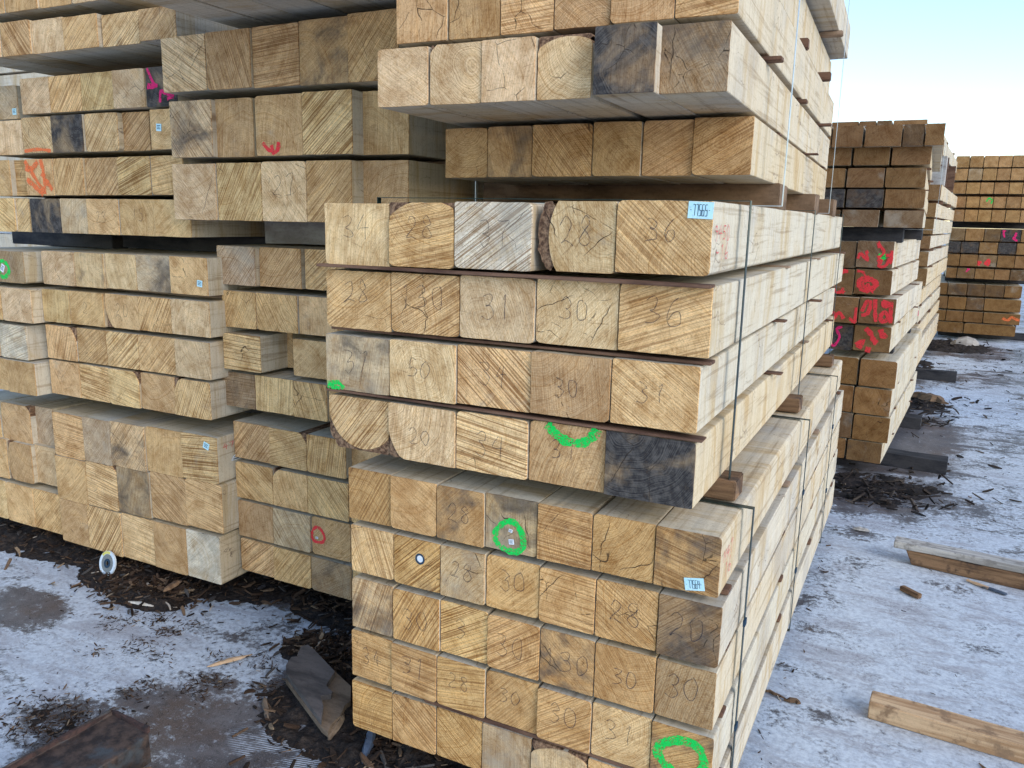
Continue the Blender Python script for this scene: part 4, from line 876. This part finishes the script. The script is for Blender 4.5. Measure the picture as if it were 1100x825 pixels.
chips(420, lambda rn: (rn.uniform(-.1, 2.2), rn.uniform(5.2, 13)), 'wood_chips', 'scattered chips farther off across the yard', .015, .09, 'chipsd')
chips(90, lambda rn: (rn.gauss(-.285+.0*0, .02), rn.uniform(1.9, 4.4)), 'wood_chips', 'chips along the foot of the front stack', .005, .03)

# ---------------------------------------------------------------- loose things
def poly_prism(pts, z0, z1, jit=0, seed=1):
    rn = random.Random(seed); bm = bmesh.new()
    a = [bm.verts.new((x, y, z0)) for x, y in pts]; b = [bm.verts.new((x+rn.uniform(-jit, jit), y+rn.uniform(-jit, jit), (z1(x, y) if callable(z1) else z1))) for x, y in pts]
    bm.faces.new(a[::-1]); bm.faces.new(b); n = len(pts)
    for i in range(n): bm.faces.new((a[i], a[(i+1) % n], b[(i+1) % n], b[i]))
    bmesh.ops.recalc_face_normals(bm, faces=bm.faces); return bm
def beambetween(name, p0, p1, wy, hz, mat, label, cat, seg=8, jit=.0015, bev=.003, group=None, slant=0):
    p0 = Vector(p0); p1 = Vector(p1); d = p1-p0; L = d.length
    bm = box_bm(L, wy, hz, jit, seg, bev)
    if slant:
        for v in bm.verts:
            if v.co.x < -L/2+.01: v.co.x += slant*(hz-v.co.z)/hz
    o = link(name, bm, M[mat]); o.location = (p0+p1)/2
    o.rotation_euler = (0, -math.asin(d.z/L), math.atan2(d.y, d.x))
    return tag(o, label, cat, group)
beambetween('timber_offcut', (-.012, 2.665, .002), (1.25, 2.60, .002), .085, .058, 'timber', 'sawn tan timber lying on frost at the lower right corner', 'timber', slant=-.0)
beambetween('timber_offcut', (.06, 4.075, .002), (1.3, 3.93, .002), .07, .066, 'timberd', 'old brown timber lying under the thin grey board', 'timber', slant=.03)
beambetween('grey_board', (.005, 4.085, .070), (1.3, 3.99, .070), .085, .030, 'timberg', 'thin grey board resting on the old brown timber', 'board')
beambetween('wood_block', (.052, 3.72, .002), (.125, 3.66, .002), .028, .022, 'timberd', 'small brown wood block alone on the frost at right', 'block', 3)
beambetween('pale_splinter', (.31, 3.965, .003), (.395, 3.915, .003), .016, .010, 'splinter', 'pale splinter beside the old brown timber', 'splinter', 5, .002)
beambetween('dark_sliver', (.37, 3.93, .003), (.46, 3.885, .003), .02, .008, 'blue', 'dark bluish sliver beside the old brown timber', 'sliver', 5, .002)
def splinter(name, pts, w0, mat, label, cat, th=.006):
    bm = bmesh.new(); n = len(pts); rg = []; rn = random.Random(len(label))
    for i, p in enumerate(pts):
        a = Vector(pts[max(0, i-1)]); b = Vector(pts[min(n-1, i+1)]); t = (b-a).normalized(); s = Vector((-t.y, t.x, 0)); u = t.cross(s) if t.cross(s).z > 0 else -t.cross(s)
        k = math.sin(math.pi*(i+.35)/(n-.3))**.7*w0/2*rn.uniform(.85, 1.15)
        rg.append([bm.verts.new(Vector(p)+s*k*c+u*(th*d*(k/(w0/2)))) for c, d in ((-1, 0), (.0, -.2), (1, 0), (.6, 1), (-.5, 1))])
    for i in range(n-1):
        for j in range(5): bm.faces.new((rg[i][j], rg[i][(j+1) % 5], rg[i+1][(j+1) % 5], rg[i+1][j]))
    bm.faces.new(rg[0][::-1]); bm.faces.new(rg[-1]); bmesh.ops.recalc_face_normals(bm, faces=bm.faces)
    return tag(link(name, bm, M[mat]), label, cat)
def lerp(p, q, n, wob=0, seed=1):
    rn = random.Random(seed); p = Vector(p); q = Vector(q)
    return [tuple(p.lerp(q, i/(n-1))+Vector((rn.uniform(-wob, wob), rn.uniform(-wob, wob), 0))) for i in range(n)]
splinter('wood_splinter', lerp((-2.077, 1.826, .004), (-2.0, 1.955, .006), 9, .0015), .019, 'splinter', 'long pale orange splinter on frost left of the broken plank', 'splinter', .008)
splinter('wood_splinter', lerp((-2.716, 2.012, .012), (-2.59, 2.033, .014), 7, .002, 2), .017, 'pale', 'white wood sliver below the grinding disc', 'splinter', .008)
splinter('twig', lerp((-.355, 2.63, .004), (-.26, 2.60, .006), 8, .004, 3), .010, 'bearerb', 'dark twig on frost at the foot of the front stack', 'twig', .008)
splinter('twig', lerp((-.265, 2.60, .004), (-.215, 2.60, .006), 6, .006, 4), .020, 'bearerb', 'frayed bark scrap at the twig tip by the front stack', 'bark scrap', .01)
splinter('wood_scrap', lerp((-.20, 4.385, .006), (-.12, 4.395, .006), 6, .004, 5), .030, 'timberg', 'small grey wood scrap between the front stack and red-painted stack', 'wood scrap', .012)
splinter('twig', lerp((.30, 2.53, .004), (.42, 2.40, .004), 8, .008, 8), .016, 'bearerb', 'dark bark strip in front of the sawn tan timber', 'bark scrap', .008)
splinter('dark_stick', lerp((-1.342, 1.80, .05), (-1.285, 1.66, .012), 7, .003, 6), .030, 'blue', 'blue-grey stick leaning under the front stack corner', 'stick', .014)
splinter('wood_scrap', lerp((-1.462, 1.80, .035), (-1.44, 1.70, .012), 7, .003, 7), .034, 'plankb', 'short round brown stub below the broken plank', 'wood scrap', .022)
splinter('wood_splinter', lerp((-1.77, 1.78, .008), (-1.68, 1.70, .008), 7, .004, 9), .020, 'plankb', 'brown frayed splinter along the left edge of the broken plank', 'splinter', .01)
splinter('wood_splinter', lerp((-2.60, 2.09, .05), (-2.57, 2.16, .075), 7, .003, 10), .030, 'timberd', 'brown stick end standing up in the mulch right of the grinding disc', 'stick', .014)
splinter('log_remnant', lerp((-.05, 8.30, .025), (.30, 8.05, .02), 12, .015, 11), .11, 'bearerb', 'split brown log remnant lying right of the red-painted stack', 'log', .05)
splinter('rubble_piece', lerp((.40, 12.3, .03), (.72, 12.25, .05), 6, .03, 12), .25, 'bearerg', 'pale grey rubble piece before the far right stack', 'rubble', .10)

# broken plank: weathered body with a split brown end
pk = bpy.data.objects.new('broken_plank', None); C.objects.link(pk); tag(pk, 'broken weathered grey plank lying beside the front stack corner', 'plank'); pk.location = (-1.6, 1.83, .018)
def rel(pts, o): return [(x-o[0], y-o[1]) for x, y in pts]
top = [(-1.835, 1.965), (-1.80, 2.005), (-1.74, 1.985), (-1.60, 1.940), (-1.59, 1.905), (-1.62, 1.885), (-1.60, 1.862), (-1.64, 1.845), (-1.615, 1.82), (-1.50, 1.665), (-1.52, 1.655), (-1.785, 1.862), (-1.76, 1.885), (-1.80, 1.905), (-1.775, 1.93)]
bm = poly_prism(rel([(-1.807, 2.002), (-1.795, 2.022), (-1.753, 2.007), (-1.602, 1.931), (-1.588, 1.889), (-1.576, 1.853), (-1.534, 1.835), (-1.53, 1.822), (-1.553, 1.799), (-1.508, 1.759), (-1.468, 1.701), (-1.736, 1.846), (-1.770, 1.885), (-1.790, 1.930), (-1.775, 1.945), (-1.790, 1.965)], (-1.6, 1.83)), .034, .052, .001, 3)
link('weathered_face', bm, M['plank'], pk)
bm = poly_prism(rel([(-1.735, 1.843), (-1.775, 1.977), (-1.624, 1.957), (-1.523, 1.911), (-1.472, 1.846), (-1.472, 1.817), (-1.451, 1.771), (-1.446, 1.718), (-1.431, 1.686), (-1.462, 1.695)], (-1.6, 1.83)), .016, .0335, .001, 4)
link('split_core', bm, M['plankb'], pk)

# rusty steel channel
ch = bpy.data.objects.new('rusty_channel', None); C.objects.link(ch); ch.location = (-1.915, 1.40, 0); ch.rotation_euler = (0, 0, R(-3)); tag(ch, 'rusty steel channel with raised rim at the lower left corner', 'steel channel')
prof = [(-.095, .0), (-.095, .108), (-.088, .108), (-.086, .092), (.080, .088), (.090, .085), (.094, .0)]
bm = bmesh.new(); rg = []
for k in range(9):
    y = -.0-.9*k/8; rg.append([bm.verts.new((x+(0 if x < 0 else (-.012 if k == 0 else 0)), y, z+.0015*math.sin(k*2.1+x*40))) for x, z in prof])
for k in range(8):
    for i in range(len(prof)-1): bm.faces.new((rg[k][i], rg[k+1][i], rg[k+1][i+1], rg[k][i+1]))
bm.faces.new(rg[0]); bm.faces.new(rg[-1][::-1]); bmesh.ops.recalc_face_normals(bm, faces=bm.faces)
bmesh.ops.bevel(bm, geom=bm.edges[:], offset=.002, segments=1, affect='EDGES')
link('channel_body', bm, M['rust'], ch)
rn = random.Random(5); bm = bmesh.new()
P = [(-.090, -.9+.9*i/22) for i in range(23)]+[(-.09+.165*i/8, .002) for i in range(1, 9)]
rgs = []
for i, (x, y) in enumerate(P):
    a = P[max(0, i-1)]; b = P[min(len(P)-1, i+1)]; tx, ty = b[0]-a[0], b[1]-a[1]; l = math.hypot(tx, ty); nx, ny = -ty/l, tx/l
    wd = .004*rn.uniform(.7, 1.4); zt = .106+rn.uniform(-.002, .003)
    rgs.append([bm.verts.new((x+nx*wd*s, y+ny*wd*s, z)) for s, z in ((-1, .088), (1, .088), (1, zt), (-1, zt-.002))])
for i in range(len(rgs)-1):
    for j in range(4): bm.faces.new((rgs[i][j], rgs[i][(j+1) % 4], rgs[i+1][(j+1) % 4], rgs[i+1][j]))
bm.faces.new(rgs[0][::-1]); bm.faces.new(rgs[-1]); bmesh.ops.recalc_face_normals(bm, faces=bm.faces)
link('raised_rim', bm, M['rim'], ch)
beambetween('timber_offcut', (-1.80, 1.30, .0), (-1.62, 1.12, .0), .11, .05, 'timberd', 'dark brown offcut against the rusty steel channel', 'timber', 4, .003)

# grinding disc leaning in the mulch
gd = bpy.data.objects.new('grinding_disc', None); C.objects.link(gd); gd.location = (-2.985, 2.13, .072); gd.scale = (1.15, 1.15, 1.15)
gd.rotation_euler = (R(-16), R(-18), R(2)); tag(gd, 'worn grinding disc with white rim leaning in the bark mulch', 'grinding disc')
def annulus(r0, r1, y, t, a0=0, a1=360, n=36):
    bm = bmesh.new(); ring_ = []
    full = a1-a0 == 360; m = n if full else n+1
    for i in range(m):
        a = R(a0+(a1-a0)*i/n); c, s = math.cos(a), math.sin(a)
        ring_.append([bm.verts.new((r*c, yy, r*s)) for r, yy in ((r0, y), (r1, y), (r1, y+t), (r0, y+t))])
    for i in range(n):
        j = (i+1) % m
        for k in range(4): bm.faces.new((ring_[i][k], ring_[j][k], ring_[j][(k+1) % 4], ring_[i][(k+1) % 4]))
    if not full: bm.faces.new(ring_[0]); bm.faces.new(ring_[-1][::-1])
    bmesh.ops.recalc_face_normals(bm, faces=bm.faces); return bm
link('abrasive_body', annulus(.011, .044, 0, .004), M['dgrey'], gd); link('paper_rim', annulus(.034, .0455, -.0012, .006, 0, 360), M['white'], gd)
link('hub_ring', annulus(.009, .017, -.0022, .002), M['ink'], gd); link('yellow_print', annulus(.035, .0445, -.0016, .0003, 60, 125, 10), M['yellow'], gd)
splinter('bottle_stub', [(-3.03, 2.17, .075), (-3.035, 2.175, .095), (-3.04, 2.18, .115), (-3.045, 2.185, .13)], .034, 'white', 'grey white stub standing just left of the grinding disc', 'stub', .02)

# ---------------------------------------------------------------- light, sky, camera
AZ, EL_ = R(114), R(28)
W = bpy.data.worlds.new('World'); S.world = W; W.use_nodes = True; nt = W.node_tree; nt.nodes.clear()
sk = nt.nodes.new('ShaderNodeTexSky'); sk.sky_type = 'NISHITA'; sk.sun_disc = False; sk.sun_elevation = EL_; sk.sun_rotation = AZ
sk.air_density = 1.0; sk.dust_density = .3; sk.ozone_density = 1.0; sk.altitude = 100
bg = nt.nodes.new('ShaderNodeBackground'); bg.inputs[1].default_value = .15; wo = nt.nodes.new('ShaderNodeOutputWorld')
nt.links.new(sk.outputs[0], bg.inputs[0]); nt.links.new(bg.outputs[0], wo.inputs[0])
ld = bpy.data.lights.new('sun', 'SUN'); ld.energy = 1.0; ld.angle = R(40); ld.color = (1, .95, .88)
lo = bpy.data.objects.new('sun', ld); C.objects.link(lo)
sd = Vector((math.sin(AZ)*math.cos(EL_), math.cos(AZ)*math.cos(EL_), math.sin(EL_)))
lo.rotation_euler = sd.to_track_quat('Z', 'Y').to_euler()

cam = bpy.data.cameras.new('camera'); co = bpy.data.objects.new('camera', cam); C.objects.link(co)
cam.sensor_width = 36; cam.lens = 36*873/1100; cam.clip_end = 2000; cam.clip_start = .05
Xc, Yc, Zc = (.89153667, -.10855089, -.43974887), (.4524533, .16803975, .87581314), (.02117501, .97978536, -.19892781)
co.matrix_world = Matrix(((Xc[0], Xc[1], -Xc[2], 0), (Yc[0], Yc[1], -Yc[2], 0), (Zc[0], Zc[1], -Zc[2], H), (0, 0, 0, 1)))
S.camera = co
S.render.engine = 'CYCLES'; S.cycles.max_bounces = 5; S.cycles.diffuse_bounces = 3
v = S.view_settings; v.view_transform = 'Standard'; v.look = 'None'; v.exposure = 1.05; v.gamma = 1
